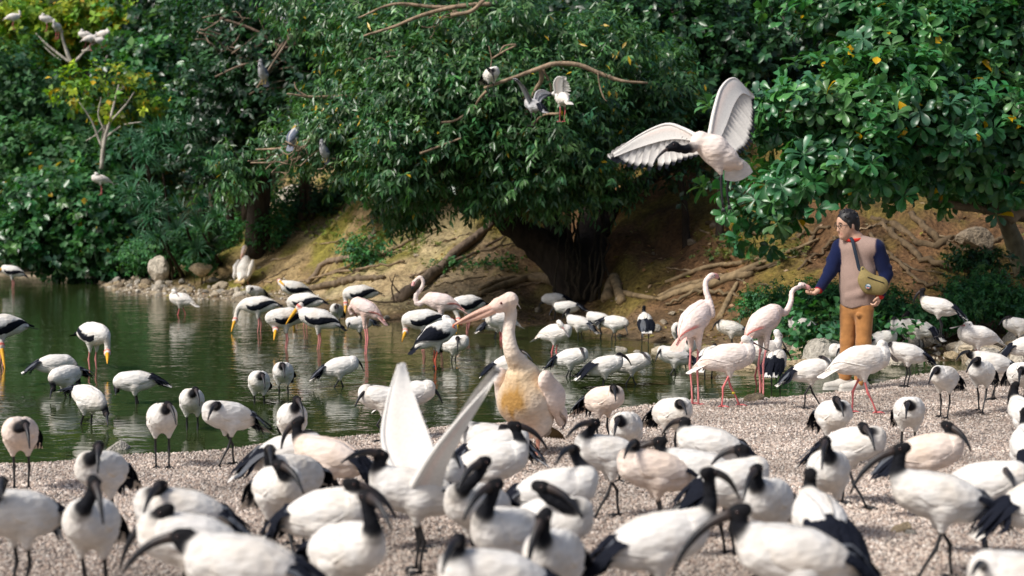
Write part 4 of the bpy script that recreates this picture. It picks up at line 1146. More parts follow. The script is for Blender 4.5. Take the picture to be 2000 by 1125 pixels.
def make_leg(root, S, sc_, zc, side, fx, fy, lift, hipx, band=None):
    z0 = zc * .66
    hip = np.array([hipx, side * .042 * sc_, z0])
    z_ank = zc * (.40 if zc < .5 else .46)
    if lift:
        ank = np.array([hipx + .05 * sc_, side * .045 * sc_, zc * .42]); foot = np.array([hipx - .03 * sc_, side * .045 * sc_, zc * .16])
    else:
        foot = np.array([fx, side * .040 * sc_ + fy, .008]); ank = np.array([hipx * .5 + fx * .5 - .022 * sc_, side * .043 * sc_ + fy * .5, z_ank])
    lr = S['lr'] * sc_
    P = np.vstack([catmull([hip, hip * .5 + ank * .5, ank], 5)[:-1], catmull([ank, ank * .5 + foot * .5 + np.array([.004, 0, 0]), foot], 6)])
    R = np.array([1.5, 1.25, 1.1, 1.15, 1.45, 1.1, .95, .9, 1.0, 1.25]) * lr
    mb = MB()
    lc = np.asarray(S['lcol'])
    C = np.tile(lc, (len(P), 1))
    mb.add(*tube(P, R, C, 7))
    L = .062 * sc_ if S['zc'] < .5 else .07 * sc_
    for a in (-.55, 0.0, .55, math.pi + .2):
        l = L * (.55 if abs(a) > 2 else 1)
        dz = 0 if not lift else -.03
        e = foot + np.array([math.cos(a) * l, math.sin(a) * l, -.004 + dz])
        mb.add(*tube([foot, foot * .5 + e * .5 + np.array([0, 0, .006]), e], [lr * 1.0, lr * .8, lr * .35], lc, 5))
    o = mb.build("leg", M['horn'], root)
    if band:
        c = foot * .35 + ank * .65
        b2 = MB().add(*tube([c - [0, 0, .010], c + [0, 0, .010]], [lr * 1.7, lr * 1.7], band, 8))
        b2.build("leg_band", M['horn'], o)
    return o

def spread_wing(root, L, T, tipc=BLACK, base=WHITE, nf=24, under=(.80, .66, .60), nrm=None, tipf=.90, cov=.5, skew=.16):
    """open wing: leading edge L, trailing edge T (matching points, local)"""
    n = nf
    A = catmull(L, n); B = catmull(T, n)
    Bx = catmull(np.vstack([T, [np.asarray(L[-1]) * .55 + np.asarray(T[-1]) * .45 + unit(np.asarray(L[-1]) - np.asarray(L[-2])) * .03]]), 3 * n)
    mb = MB()
    nr = unit(np.cross(A[n // 2] - A[0], B[n // 2] - A[n // 2])) if nrm is None else unit(nrm)
    sp = np.linalg.norm(np.diff(B, axis=0), axis=1).mean()
    for i in range(n):
        a, b = A[i], Bx[min(3 * n - 1, int((i / (n - 1) * .84 + skew * (i / (n - 1)) ** .7) * (3 * n - 1)))]
        st = a + (b - a) * .22
        off = nr * (.002 * (i % 2) + .0008 * i); bs_ = np.asarray(base) * rng.uniform(.88, 1.04)
        md = (a + b) * .5 + nr * .012
        le = np.linalg.norm(b - a)
        w = max(sp * 1.05, .015)
        ext = b + (b - a) * rng.uniform(-.03, .03)
        mb.add(*blade([st + off, md + off, ext + off], [w * .6, w * .9, w * .95, w * .8, w * .22], np.vstack([[bs_] * (12 if i < n - 5 else 11), [tipc] * (2 if i < n - 5 else 3)]) if tipf else np.asarray(base), 14, up=nr, camber=.30))
    nv = 8
    rows = []
    for side in (1, -1):
        for i in range(n):
            for j in range(nv):
                v = j / (nv - 1)
                th = .012 * (1 - v) ** .7 * math.sin(math.pi * min(1, max(.06, v * .9 + .12))) * (1 - v) + .0008
                rows.append(A[i] + (B[i] - A[i]) * v * cov + nr * (side * th + .003 * (1 - v)))
    V = np.array(rows); F = []
    q = n * nv
    for i in range(n - 1):
        for j in range(nv - 1):
            a = i * nv + j
            F.append((a, a + 1, a + nv + 1, a + nv)); F.append((q + a, q + a + nv, q + a + nv + 1, q + a + 1))
    rim = [i * nv for i in range(n)]
    for a, b in zip(rim[:-1], rim[1:]): F.append((a, b, q + b, q + a))
    C = np.tile(np.asarray(base), (len(V), 1))
    vv = np.tile(np.arange(nv) / (nv - 1), 2 * n); uu = np.tile(np.repeat(np.linspace(0, 1, n), nv), 2)
    m_ = np.exp(-((vv - .28) / .16) ** 2) * (1 - sstep(.6, .8, uu)) * .75
    C = C * (1 - m_[:, None]) + np.asarray(under) * m_[:, None]
    mb.add(V, F, C)
    mb.add(*tube(A, lerp_list([.016, .012, .008, .004], n), np.asarray(base), 8))
    return mb.build("wing", M['vane'], root)

def make_bird(sp, b, yaw, head=None, tip=None, neck=None, s=1.0, Y=None, label="", group=None, leg='stand', pose=None, pitch=None, wings='fold', name=None, col=None,
              headdy=None, sub=None, band=None, tint=None, plume=1.0):
    kind = 'stork' if sp == 'whitestork' else sp
    S = dict(SPEC[kind])
    if sp == 'whitestork': S.update(bcol=[(.62, .07, .03)] * 3, lcol=(.66, .14, .08), face=None, hcol=WHITE)
    if col is not None: S['col'] = col; S['wcol'] = col
    zc = S['zc'] * s
    a = rad(yaw)
    if Y is not None:
        c = at(b[0], b[1], Y); zr = c[2] - zc
    else:
        zr = 0.05
        for _ in range(8):
            c = atz(b[0], b[1], zr + zc); zr = 0.5 * zr + 0.5 * max(hgt(c[0], c[1]), -.13)
        c = atz(b[0], b[1], zr + zc)
        zr = c[2] - zc
    loc = np.array([c[0], c[1], zr])
    scale_px = FPX / c[1]
    root = empty(name or {'whitestork': 'white_stork'}.get(sp, sp), loc, a, label, name or {'whitestork': 'stork'}.get(sp, sp), group)
    ca, sa = math.cos(a), math.sin(a)
    def local(p):
        w = np.asarray(p) - loc
        return np.array([w[0] * ca + w[1] * sa, -w[0] * sa + w[1] * ca, w[2]])
    feed = head is not None and at(head[0], head[1], c[1])[2] < c[2] - .03 * s
    pt = rad(S['pitch'] if pitch is None else pitch)
    if pitch is None and feed: pt = rad(-4)
    sd = SDF()
    bc = np.asarray(S['col'] if tint is None else tint, float)
    tz = [rotp(np.array([x * s, 0, z * s]), pt) + [0, 0, zc] for x, z, r in S['torso']]
    for i in range(len(tz) - 1):
        sd.cone(tz[i], tz[i + 1], S['torso'][i][2] * s, S['torso'][i + 1][2] * s, .03 * s, bc, S['sy'], (0, 1, 0), tors=True)
    # breast tint, slightly creamier
    B = rotp(np.array([S['nb'][0] * s, 0, S['nb'][1] * s]), pt) + [0, 0, zc]
    if feed: B = B - np.array([0, 0, .03 * s])
    # head and bill
    sg = 1.0 if math.sin(a) > 0.02 else -1.0
    if head is not None:
        Yh = c[1] + (math.sin(a) * S['reach'] * s if headdy is None else headdy)
        H = local(at(head[0], head[1], Yh))
        if tip is not None:
            T0 = at(tip[0], tip[1], Yh); dd = np.linalg.norm(local(T0) - H)
            ch = S['bill'] * s + S['head'][0] * s
            dy = min(math.sqrt(max(ch * ch - dd * dd, 0)), .85 * ch) * sg
            T = local(at(tip[0], tip[1], Yh + dy))
        else:
            T = H + np.array([.6, 0, -.8]) * S['bill'] * s
    else:
        k = pose or 'hunch'
        if k == 'tuck':
            H = B + np.array([-.05, .05, .075]) * s * (zc / .33 / s) ** .5; T = H + np.array([-.12, .05, -.07]) * s
        elif k == 'feed':
            H = B + np.array([.13, .02, -.17]) * s * (zc / .33 / s); T = H + np.array([.02, 0, -.16]) * s
        else:
            H = B + np.array([.045, .0, .11]) * s; T = H + np.array([.09, 0, -.14]) * s
    n_ = 9
    L = np.linalg.norm(H - B)
    dirb = unit(T - H); dh = unit(np.array([dirb[0], dirb[1], 0]) + 1e-6)
    if neck is not None:
        ny = np.linspace(0, 1, len(neck) + 2)[1:-1]
        Yh = c[1] + (math.sin(a) * S['reach'] * s if headdy is None else headdy)
        NP = [B] + [local(at(p[0], p[1], (p[2] if len(p) > 2 else c[1] + (Yh - c[1]) * t))) for p, t in zip(neck, ny)] + [H]
        NP = catmull(NP, 15)
    elif H[2] > B[2] - .02 * s:
        NP = bez(B, B + L * np.array([.50, 0, .10]), H + L * .5 * (np.array([0, 0, -.95]) + dh * .12), H, n_)
    else:
        NP = bez(B, B + L * np.array([.45, 0, .02]), H - L * .42 * unit(dirb + np.array([0, 0, -.3])), H, n_)
    nn = len(NP)
    t = np.linspace(0, 1, nn)
    NR = (S['nr'][1] + (S['nr'][0] - S['nr'][1]) * (1 - t) ** 2.4) * s
    nc = np.where((t > S['neckdark'])[:, None], np.asarray(S['ncol']), np.asarray(bc))
    # shoulder transition inside the torso
    sd.cone(tz[0], NP[1], S['torso'][0][2] * s * .92, NR[1], .05 * s, bc)
    for i in range(nn - 1):
        sd.cone(NP[i], NP[i + 1], NR[i], NR[i + 1], .016 * s, nc[i + 1] if i else bc)
    ub = np.array([0, 0, 1.0]) + dh * 1.0
    ub = ub - dirb * np.dot(ub, dirb); ub = unit(ub)
    if S['decurve'] > .1: ctrl = (H + T) * .5 + ub * np.linalg.norm(T - H) * S['decurve'] * 1.25
    else: ctrl = (H + T) * .5 + ub * np.linalg.norm(T - H) * S['decurve']
    d0 = unit(ctrl - H)
    hr = S['head'][0] * s; hf = S['head'][1] * s
    hcol = np.asarray(S['hcol'])
    sd.cone(H - d0 * hr * .7, H + d0 * hr * .45, hr * .86, hr * .88, .012 * s, hcol)
    face = S.get('face')
    sd.cone(H + d0 * hr * (.4 if face is None else .05), H + d0 * hr * 1.15, hf * (1.15 if face is None else 1.52), hf * .72, .012 * s, hcol if face is None else face)
    # thighs
    hipx = rotp(np.array([-.015 * s, 0, 0]), pt * .3)[0]
    big = S['zc'] > .5
    for sdn in (1, -1):
        sd.cone([hipx, sdn * .045 * s, zc - .045 * s], [hipx + .005 * s, sdn * .043 * s, zc * .62], .052 * s, .014 * s, .03 * s, bc)
    h = float(np.clip(3.3 / scale_px, .009, .018)) * (1.0 if S['zc'] < .5 else 1.1)
    V, F, C = sd.mesh(h, csharp=.002)
    # soft breast colouring
    body = mobj("body", V, F, M['feather'], root, C)
    # bill
    A0 = H + d0 * hr * .8
    t = np.linspace(0, 1, 12)[:, None]
    BP = (1 - t) ** 2 * A0 + 2 * (1 - t) * t * ctrl + t ** 2 * T
    side = unit(np.cross(ub, dirb))
    if kind == 'spoonbill':
        w = np.array([.016, .014, .012, .011, .010, .010, .011, .014, .019, .024, .024, .014]) * s; fl = np.array([.9, .85, .7, .6, .5, .42, .36, .3, .22, .17, .15, .15])
        bt = tube(BP, w, S['bcol'], 10, fl, side)
    elif kind == 'flamingo':
        w = np.array([.022, .022, .022, .023, .024, .023, .021, .019, .016, .013, .010, .006]) * s
        bt = tube(BP, w, np.array([S['bcol'][0]] * 8 + [S['bcol'][2]] * 4), 9, np.full(12, 1.05), side)
    else:
        w = lerp_list([S['br'][0] * 1.25, S['br'][0], S['br'][0] * .85, (S['br'][0] + S['br'][1]) * .45, S['br'][1]], 12) * s
        bt = tube(BP, w, S['bcol'], 9, np.full(12, 1.15), side)
    mobj("bill", bt[0], bt[1], M['horn'], root, bt[2])
    for q in (1, -1):
        e = H + d0 * hr * .25 + side * q * hr * .86 + ub * hr * .18
        m = ball(e, .0065 * s, (.03, .012, .01) if kind != 'stork' else (.02, .02, .02), 8, 6)
        mobj("eye", m[0], m[1], M['eye'], root, m[2])
    # wings
    wc = wing_cols(sp, S.get('wcol', bc))
    if wings in ('fold',):
        for sdn in (1, -1): fold_wing(S, sd, sdn, s, zc, pt, root, wc)
    # tail
    mb = MB()
    R = lambda x, y, z: rotp(np.array([x, y, z]) * s, pt) + np.array([0, 0, zc])
    if S['tail'] == 'plume':
        rr = np.random.default_rng(int(abs(b[0] * 7 + b[1] * 13)))
        for i in range(24):
            y = (i / 23 - .5) * .9 + rr.normal(0, .03)
            l = rr.uniform(.78, 1.12)
            pl = plume; zt = .060 + .020 * (pl - 1)
            p0 = R(-.08 + .13 * (pl - 1) - .05 * rr.random(), y * .11 * pl, zt - abs(y) * .05 + .02 * (pl - 1)); p1 = R(-.175 + .03 * (pl - 1), y * .15 * pl, zt - abs(y) * .06 * pl + rr.normal(0, .005))
            p2 = R(-.255 * l, y * .15 * pl + rr.normal(0, .010), .0 - abs(y) * .05 + rr.normal(0, .010)); p3 = R(-.305 * l, y * .13 * pl + rr.normal(0, .012), -.055 + rr.normal(0, .016))
            mb.add(*blade([p0, p1, p2, p3], np.array([.008, .017, .018, .013, .002]) * s * plume ** .7, BLACK if rr.random() < .85 else (.10, .11, .13), 8, up=rotp(np.array([-.3, y * 1.2, 1]), pt), camber=.35))
        for i in range(7):
            y = (i / 6 - .5)
            mb.add(*blade([R(-.17, y * .05, -.01), R(-.26, y * .09, -.03), R(-.335, y * .12, -.06)], np.array([.014, .02, .018, .006]) * s, bc, 6, up=(-.2, 0, 1), camber=.2))
    else:
        tc = np.asarray(S['tcol'])
        L_ = S['torso'][-1][0]
        for i in range(9):
            y = (i / 8 - .5)
            mb.add(*blade([R(L_ + .06, y * .04, -.02), R(L_ - .04, y * .09, -.045), R(L_ - .13 + abs(y) * .03, y * .12, -.075)], np.array([.014, .022, .022, .008]) * s, tc, 7, up=(-.2, 0, 1), camber=.2))
    mb.build("tail", M['feather'], root)
    # legs
    if leg == 'stride': fxs = (.085 * s, -.075 * s)
    elif leg == 'air': fxs = None
    else: fxs = (hipx + rng.uniform(-.01, .035) * s, hipx + rng.uniform(-.03, .02) * s)
    if leg == 'stride2': fxs = (-.075 * s, .085 * s)
    if fxs is not None:
        for q, fx in zip((1, -1), fxs):
            make_leg(root, S, s, zc, q, fx, 0, leg == 'lift' and q == 1, hipx, band if q == 1 else None)
    root['_px'] = 0
    del root['_px']
    return dict(root=root, local=local, c=c, zc=zc, R=R, loc=loc)

PAN = {'L': (0, 725), 'M': (650, 725), 'R': (1300, 725), 'l': (0, 380), 'm': (650, 380), 'r': (1300, 380)}
def pp(P, q):
    if q is None: return None
    o = PAN[P]
    return (o[0] + q[0] / 2.8129,) + (o[1] + q[1] / 2.8129,)

G1 = "ibises crowded on the gravel bank"; G2 = "ibises wading in the pond"; G3 = "ibises on the far bank and rocks"
TW = (0.80, 0.68, 0.60)   # pinkish stained white
IB = [
 # panel, body, yaw, head, bill tip, options, group, label
 ('L', (108, 340), 275, (137, 290), (163, 425), dict(tint=TW), G1, "pinkish ibis where gravel meets green water, bill hanging down its breast"),
 ('L', (555, 545), 255, (542, 410), (537, 560), {}, G1, "ibis facing the camera with straight bill, behind a rounder front-facing ibis"),
 ('L', (500, 835), 268, (515, 610), (567, 840), {}, G1, "round front-facing ibis with slanting bill, directly before another front-facing one"),
 ('L', (95, 785), 235, (8, 610), (8, 710), {}, G1, "ibis half cut off by the picture edge, dark tail tip showing on the gravel"),
 ('L', (985, 780), 200, (882, 630), (790, 780), {}, G1, "ibis with raised black neck standing behind two large blurred black heads"),
 ('L', (1030, 930), 195, (900, 770), (660, 1090), {}, G1, "blurred ibis whose long bill runs parallel above another one's bill"),
 ('L', (1330, 1075), 185, (1000, 905), (670, 1115), dict(s=1.05), G1, "large blurred ibis lying low across the front with a black rump"),
 ('L', (890, 255), 285, (922, 185), (968, 295), {}, G1, "ibis standing on the waterline gravel beside the ringed ripples, bill aslant"),
 ('L', (1053, 160), 275, (1073, 100), (1097, 192), {}, G2, "front-facing ibis wading where white ripples ring its legs"),
 ('L', (1245, 245), 220, (1193, 185), (1142, 268), dict(leg='stride'), G1, "ibis stepping out of the pond onto gravel, bill curving towards the ringed ripples"),
 ('L', (1605, 255), 280, (1630, 155), (1672, 268), {}, G2, "front-facing ibis at the water's edge directly behind the dark-plumed walking ibis"),
 ('L', (1422, 55), 275, (1440, 20), (1455, 100), {}, G2, "small front-facing ibis stepping in the pond, lower of a pair beneath the storks"),
 ('L', (1555, 5), 270, (1552, -35), (1565, 38), {}, G2, "small front-facing ibis in the pond, upper of a pair beneath the storks"),
 ('l', (1875, 945), 5, (1950, 910), (1998, 970), dict(leg='stride'), G2, "ibis striding through the pond alone with grey plumed rear beneath the pale pink flamingo"),
 ('L', (355, 25), 240, (292, 100), (275, 150), {}, G2, "ibis with head dipped to the pond in front of a dark-backed feeding ibis"),
 ('l', (305, 930), 20, (430, 1035), (425, 1060), dict(pitch=4), G2, "ibis with spread black plumes half hidden behind another dipping its head in the pond"),
 ('L', (490, 150), 325, (583, 235), (592, 305), dict(pitch=-16), G2, "ibis bending forward with bill straight down into the pond, tail raised"),
 ('L', (735, 55), 190, (642, 105), (635, 135), dict(pitch=0), G2, "ibis feeding alone in green water with black and white plumes raised"),
 ('L', (1590, 450), 5, (1695, 350), (1855, 490), dict(plume=1.45), G1, "ibis with long ragged black plumes trailing behind it, head held low over a neighbour"),
 ('L', (1800, 470), 165, None, None, dict(leg='stride', tint=TW), G1, "creamy ibis with its head hidden and a black rump near the spread-winged ibis"),
 ('L', (1530, 640), 300, (1535, 515), (1668, 672), dict(leg='stride'), G1, "ibis walking forward with long brown bill aslant, in front of the ragged-plumed ibis"),
 ('L', (1610, 570), 240, (1480, 430), (1490, 520), {}, G1, "ibis whose narrow black head peeks up between two others beside ragged plumes"),
 ('L', (1810, 780), 345, (1935, 620), (2176, 808), {}, G1, "ibis with arched black bill reaching towards the legs of the wing-raising ibis"),
 ('M', (80, 985), 310, (185, 690), (322, 875), {}, G1, "blurred plump ibis standing before the one with an arched bill, its own bill parallel"),
 ('M', (440, 660), 190, (262, 460), (45, 505), dict(wings='open', s=1.04), G1, "ibis on the gravel raising both white wings high above its back"),
 ('M', (510, 590), 0, (620, 425), (700, 530), {}, G1, "ibis hidden behind the raised wings, only its bill and legs showing"),
 ('M', (265, 150), 190, (205, 100), (122, 198), dict(leg='lift'), G2, "ibis with one foot lifted in shallow water behind the raised white wing"),
 ('M', (440, 125), 0, (500, 70), (602, 178), {}, G2, "ibis in shallow water between the raised wings, looking towards the pelican"),
 ('M', (870, 385), 185, (785, 310), (642, 405), {}, G1, "ibis with grey-edged wing below the pelican, bill reaching to the raised wing"),
 ('M', (880, 505), 10, (1000, 300), (1178, 428), {}, G1, "cream ibis with tall black neck and bill across the pelican's leg"),
 ('M', (900, 425), 10, (945, 315), (1055, 440), {}, G1, "ibis mostly hidden, black head just behind the tall-necked cream ibis"),
 ('M', (790, 740), 235, (828, 500), (682, 665), {}, G1, "ibis with slim black neck and drooping bill behind the large grouped white ibises"),
 ('M', (965, 890), 230, (890, 625), (718, 818), {}, G1, "large white ibis back to back with a neighbour whose bill arches away"),
 ('M', (1210, 830), 320, (1145, 635), (1372, 808), {}, G1, "ibis showing a long bill arched over a white breast, behind the big white ibis"),
 ('M', (1230, 660), 350, (1325, 430), (1225, 515), dict(headdy=0.05), G1, "ibis with black and white striped wing looking back over itself"),
 ('M', (1210, 1020), 255, (1160, 800), (1075, 1100), {}, G1, "blurred ibis facing the camera with black face and bill hanging along its breast"),
 ('M', (880, 1150), 200, (690, 930), (600, 1110), {}, G1, "ibis cut by the lower picture edge with a large blurred blue-black head"),
 ('M', (1510, 455), 195, (1435, 285), (1280, 368), dict(leg='stride'), G1, "cream ibis walking across open gravel with long brown bill towards the pelican"),
 ('M', (1612, 310), 265, (1570, 265), (1545, 370), {}, G1, "round ibis facing the camera just behind the cream walking ibis"),
 ('M', (1495, 155), 310, (1540, 90), (1555, 165), dict(tint=TW), G1, "ibis at the waterline between pelican and dark shallows with head turned aside"),
 ('M', (1868, 225), 300, (1900, 175), (1945, 240), {}, G1, "round ibis at the waterline below the tall pink flamingo"),
 ('R', (180, 545), 185, (-33, 385), (-268, 560), {}, G1, "ibis with long arched bill and black neck, overlapping a row of white backs"),
 ('R', (240, 405), 175, (105, 275), (-20, 350), {}, G1, "ibis with smooth white back and black rump behind the overlapping row"),
 ('M', (1760, 545), 190, (1660, 400), (1600, 480), dict(tint=TW), G1, "creamy ibis mostly hidden behind the ibis with the long arched bill"),
 ('R', (-30, 930), 10, (235, 560), (405, 700), {}, G1, "large white ibis facing away from the pelican with black and white wing tips low"),
 ('R', (560, 710), 245, (500, 540), (425, 715), {}, G1, "ibis facing the camera with bill turned aside, behind the biggest blurred ibis"),
 ('R', (370, 610), 20, None, None, dict(pose='tuck'), G1, "ibis with hidden head and white back wedged between overlapping neighbours"),
 ('R', (700, 1020), 185, (405, 770), (45, 1100), dict(s=1.08), G1, "biggest blurred ibis with thick black head and bill sweeping down"),
 ('R', (845, 830), 95, (795, 565), (800, 620), dict(plume=1.45), G1, "ibis seen from behind with broad blue-black plumes over its rump"),
 ('R', (895, 545), 265, (880, 385), (858, 540), {}, G1, "ibis facing the camera, narrow head, beyond the one seen from behind"),
 ('R', (1035, 405), 330, (1085, 305), (1150, 435), dict(leg='stride2'), G1, "ibis striding with one leg far back, head tucked beside its breast"),
 ('R', (925, 240), 285, (937, 155), (978, 250), {}, G1, "round ibis on open gravel below the man's shoes, bill slanting"),
 ('R', (1340, 220), 268, (1332, 180), (1320, 262), {}, G1, "round front-facing ibis alone on open gravel with straight hanging bill"),
 ('R', (1450, 450), 0, (1550, 300), (1678, 440), dict(tint=TW), G1, "pinkish ibis with upright black neck behind the large black-tailed ibis"),
 ('R', (1490, 690), 180, (1295, 425), (1012, 678), dict(leg='stride', s=1.04), G1, "large ibis in full side view with black tail and long bill towards the gravel"),
 ('R', (1770, 620), 340, (1860, 555), (1925, 660), {}, G1, "ibis half hidden behind a large black tail with only head and back showing"),
 ('R', (1985, 240), 100, None, None, {}, G1, "ibis at the picture edge on open gravel, upper of two cut off"),
 ('R', (1995, 420), 80, None, None, {}, G1, "ibis at the picture edge on open gravel, lower of two cut off"),
 ('R', (2090, 720), 5, None, None, {}, G1, "ibis almost wholly outside the picture, only black plumes visible at the edge"),
 ('R', (1960, 1170), 190, (1760, 1100), (1680, 1125), {}, G1, "blurred ibis cut by the lower corner, white back above the frame edge"),
 ('r', (1530, 1005), 230, (1490, 965), (1445, 1040), {}, G1, "ibis alone on gravel beyond the man, head turned with bill pointing down aside"),
 ('r', (1735, 975), 235, (1715, 905), (1652, 978), dict(leg='stride'), G1, "ibis striding forward in front of another with black tail plumes"),
 ('r', (1790, 925), 180, (1665, 868), (1595, 912), {}, G1, "ibis in side view behind a striding one, black tail drooping"),
 ('r', (1950, 985), 270, (1950, 965), (1940, 1050), {}, G1, "ibis facing the camera, cut by the picture edge beside the shallow channel"),
 ('r', (1320, 870), 180, (1235, 825), (1215, 870), {}, G3, "ibis with black-streaked tail just beyond the white spoonbill at the man's feet"),
 ('r', (1195, 795), 15, (1255, 755), (1315, 815), {}, G3, "ibis directly behind the man's knees with black bill hooked down"),
 ('r', (1310, 730), 185, (1262, 680), (1212, 720), {}, G3, "ibis beside the man's trousers standing on rocks, overlapping another's back"),
 ('r', (1395, 735), 140, None, None, {}, G3, "ibis on rocks seen obliquely from behind, partly covered by its neighbour"),
 ('r', (1495, 615), 160, None, None, {}, G3, "ibis almost hidden inside the green bush on the bank"),
 ('r', (1930, 720), 190, (1890, 675), (1830, 720), {}, G3, "ibis on the rocks beyond the spoonbill, cut by the picture edge"),
 ('r', (1990, 830), 0, None, None, {}, G3, "ibis at the picture edge by the rocks showing its dark rump"),
 ('r', (985, 875), 190, (960, 850), (938, 890), {}, G3, "ibis hidden behind the man's shins with only bill and breast showing"),
 ('r', (750, 720), 185, (688, 675), (640, 690), {}, G3, "ibis with black tail standing on rocks between the feeding flamingo and the man"),
 ('r', (805, 965), 0, (858, 898), (915, 950), dict(leg='stride'), G2, "ibis with shaggy black tail stepping at the waterline towards the man's shoes"),
 ('r', (610, 910), 70, (648, 858), (692, 912), dict(plume=1.45), G2, "ibis seen from behind with black plumes beside the feeding flamingo's legs"),
 ('r', (240, 890), 60, (270, 830), (272, 870), {}, G2, "small ibis in water between the two tall flamingos' legs, facing away"),
 ('m', (1870, 885), 185, (1812, 850), (1772, 918), dict(leg='lift'), G2, "ibis wading with one foot lifted beside the upright flamingo"),
 ('r', (105, 840), 300, (120, 800), (130, 850), {}, G2, "ibis just behind the upright flamingo's legs facing forward"),
 ('r', (355, 735), 180, (298, 698), (256, 742), {}, G3, "ibis with black tail on the far edge between the two tall flamingos"),
 ('r', (75, 745), 250, (65, 740), (58, 800), {}, G3, "ibis feeding behind the upright flamingo's body"),
 ('m', (1715, 695), 90, None, None, dict(plume=1.45), G3, "ibis seen squarely from behind on the muddy far shore, black plumes down its back"),
 ('m', (1555, 705), 340, (1600, 720), (1620, 772), {}, G3, "ibis on the muddy far shore bending its bill to the water"),
 ('m', (1460, 685), 170, (1435, 655), (1425, 690), {}, G3, "plain white ibis on the far shore touching a bending neighbour"),
 ('m', (1350, 705), 150, None, None, {}, G3, "ibis at the far shore seen obliquely from behind with dark folded plumes"),
 ('m', (1280, 620), 185, (1215, 625), (1190, 665), dict(pitch=0), G3, "ibis pecking at leaf litter below the banyan, lower of two"),
 ('m', (1210, 575), 185, (1150, 595), (1130, 625), dict(pitch=0), G3, "ibis pecking at leaf litter below the banyan, upper of two"),
 ('m', (1762, 525), 300, (1770, 520), (1775, 570), {}, G3, "small ibis alone on the bank by a pale root under the trees"),
 ('m', (1315, 895), 345, (1365, 855), (1385, 920), {}, G2, "plump ibis wading with bill pressed to its breast, below the spoonbill"),
 ('m', (1500, 940), 5, (1575, 880), (1640, 940), dict(plume=1.45), G2, "ibis wading with shaggy blue-black plumes and long bill"),
 ('m', (1650, 925), 355, (1700, 880), (1750, 932), dict(leg='stride'), G2, "ibis wading just ahead of the shaggy-plumed wader"),
 ('m', (975, 930), 0, (1030, 862), (1100, 922), {}, G2, "ibis behind the pelican's breast, bill and tail sticking out on both sides"),
 ('m', (675, 820), 330, (685, 790), (685, 865), {}, G2, "ibis behind the white stork's breast with its bill straight down"),
 ('m', (140, 705), 200, (95, 705), (80, 745), dict(pitch=0), G2, "ibis dipping its black head behind the pale pink flamingo's legs"),
 ('m', (20, 635), 265, (25, 610), (25, 660), {}, G2, "small ibis facing the camera between storks and the pale pink flamingo"),
 ('l', (1400, 530), 215, (1385, 515), (1372, 545), {}, G3, "small ibis below the far pelican on the sandy shore"),
 ('l', (480, 430), 260, (475, 420), (472, 450), {}, G2, "tiny ibis at the tip of the stony spit before the dark bushes"),
 ('m', (905, 705), 10, None, None, {}, G3, "ibis behind the pelican's neck showing black rump beside a preening spoonbill"),
]
WINGED = None
for P, b, yaw, hd, tp, o, g, lab in IB:
    r_ = make_bird('ibis', pp(P, b), yaw, pp(P, hd), pp(P, tp), group=g, label=lab, **o)
    if o.get('wings') == 'open': WINGED = r_

def open_wings(B, near, far, Yc, tipc=(.45, .45, .47)):
    """near / far: (leading points, trailing points) in photo pixels with depth offsets"""
    for Lp, Tp in (near, far):
        L = [B['local'](at(x, y, Yc + dz)) for x, y, dz in Lp]; T = [B['local'](at(x, y, Yc + dz)) for x, y, dz in Tp]
        spread_wing(B['root'], np.array(L), np.array(T), tipc=tipc, nf=34, cov=.96)
Yc = WINGED['c'][1]
open_wings(WINGED,
    ([(800, 960, -.06), (845, 885, -.16), (900, 815, -.24), (972, 733, -.30)], [(862, 985, .02), (870, 925, -.08), (905, 850, -.2), (960, 752, -.30)]),
    ([(790, 960, .06), (750, 870, .16), (756, 790, .24), (778, 712, .30)], [(862, 945, .05), (852, 880, .13), (822, 800, .22), (794, 722, .31)]), Yc)

GS = "white spoonbills with pink legs"
SB = [
 ('r', (355, 895), 5, (450, 800), (570, 860), dict(s=1.1, band=(.75, .6, .05), leg='stride', tint=(.82, .73, .68)), "white spoonbill with yellow leg rings wading between the two tall flamingos"),
 ('r', (1090, 910), 10, (1195, 830), (1270, 920), dict(s=1.12, leg='stride2'), "white spoonbill striding on pink legs in front of the man's shoes"),
 ('r', (1705, 775), 185, (1660, 715), (1565, 735), dict(band=(.1, .4, .5)), "cream spoonbill with red face on the rocks, bill held level"),
 ('r', (525, 865), 20, None, None, dict(s=1.05), "white spoonbill half hidden behind the feeding flamingo's legs"),
 ('m', (1230, 760), 330, (1248, 710), (1300, 785), {}, "white spoonbill alone in the pond, neck drawn in, above a plump wading ibis"),
 ('m', (915, 690), 200, (885, 655), (822, 685), {}, "white spoonbill behind the pelican's neck with pale bill pointing at the stork"),
 ('l', (990, 575), 160, None, None, dict(pose='tuck', leg='stride'), "white bird preening alone in the water below the stony spit"),
]
for P, b, yaw, hd, tp, o, lab in SB:
    make_bird('spoonbill', pp(P, b), yaw, pp(P, hd), pp(P, tp), group=GS, label=lab, **o)

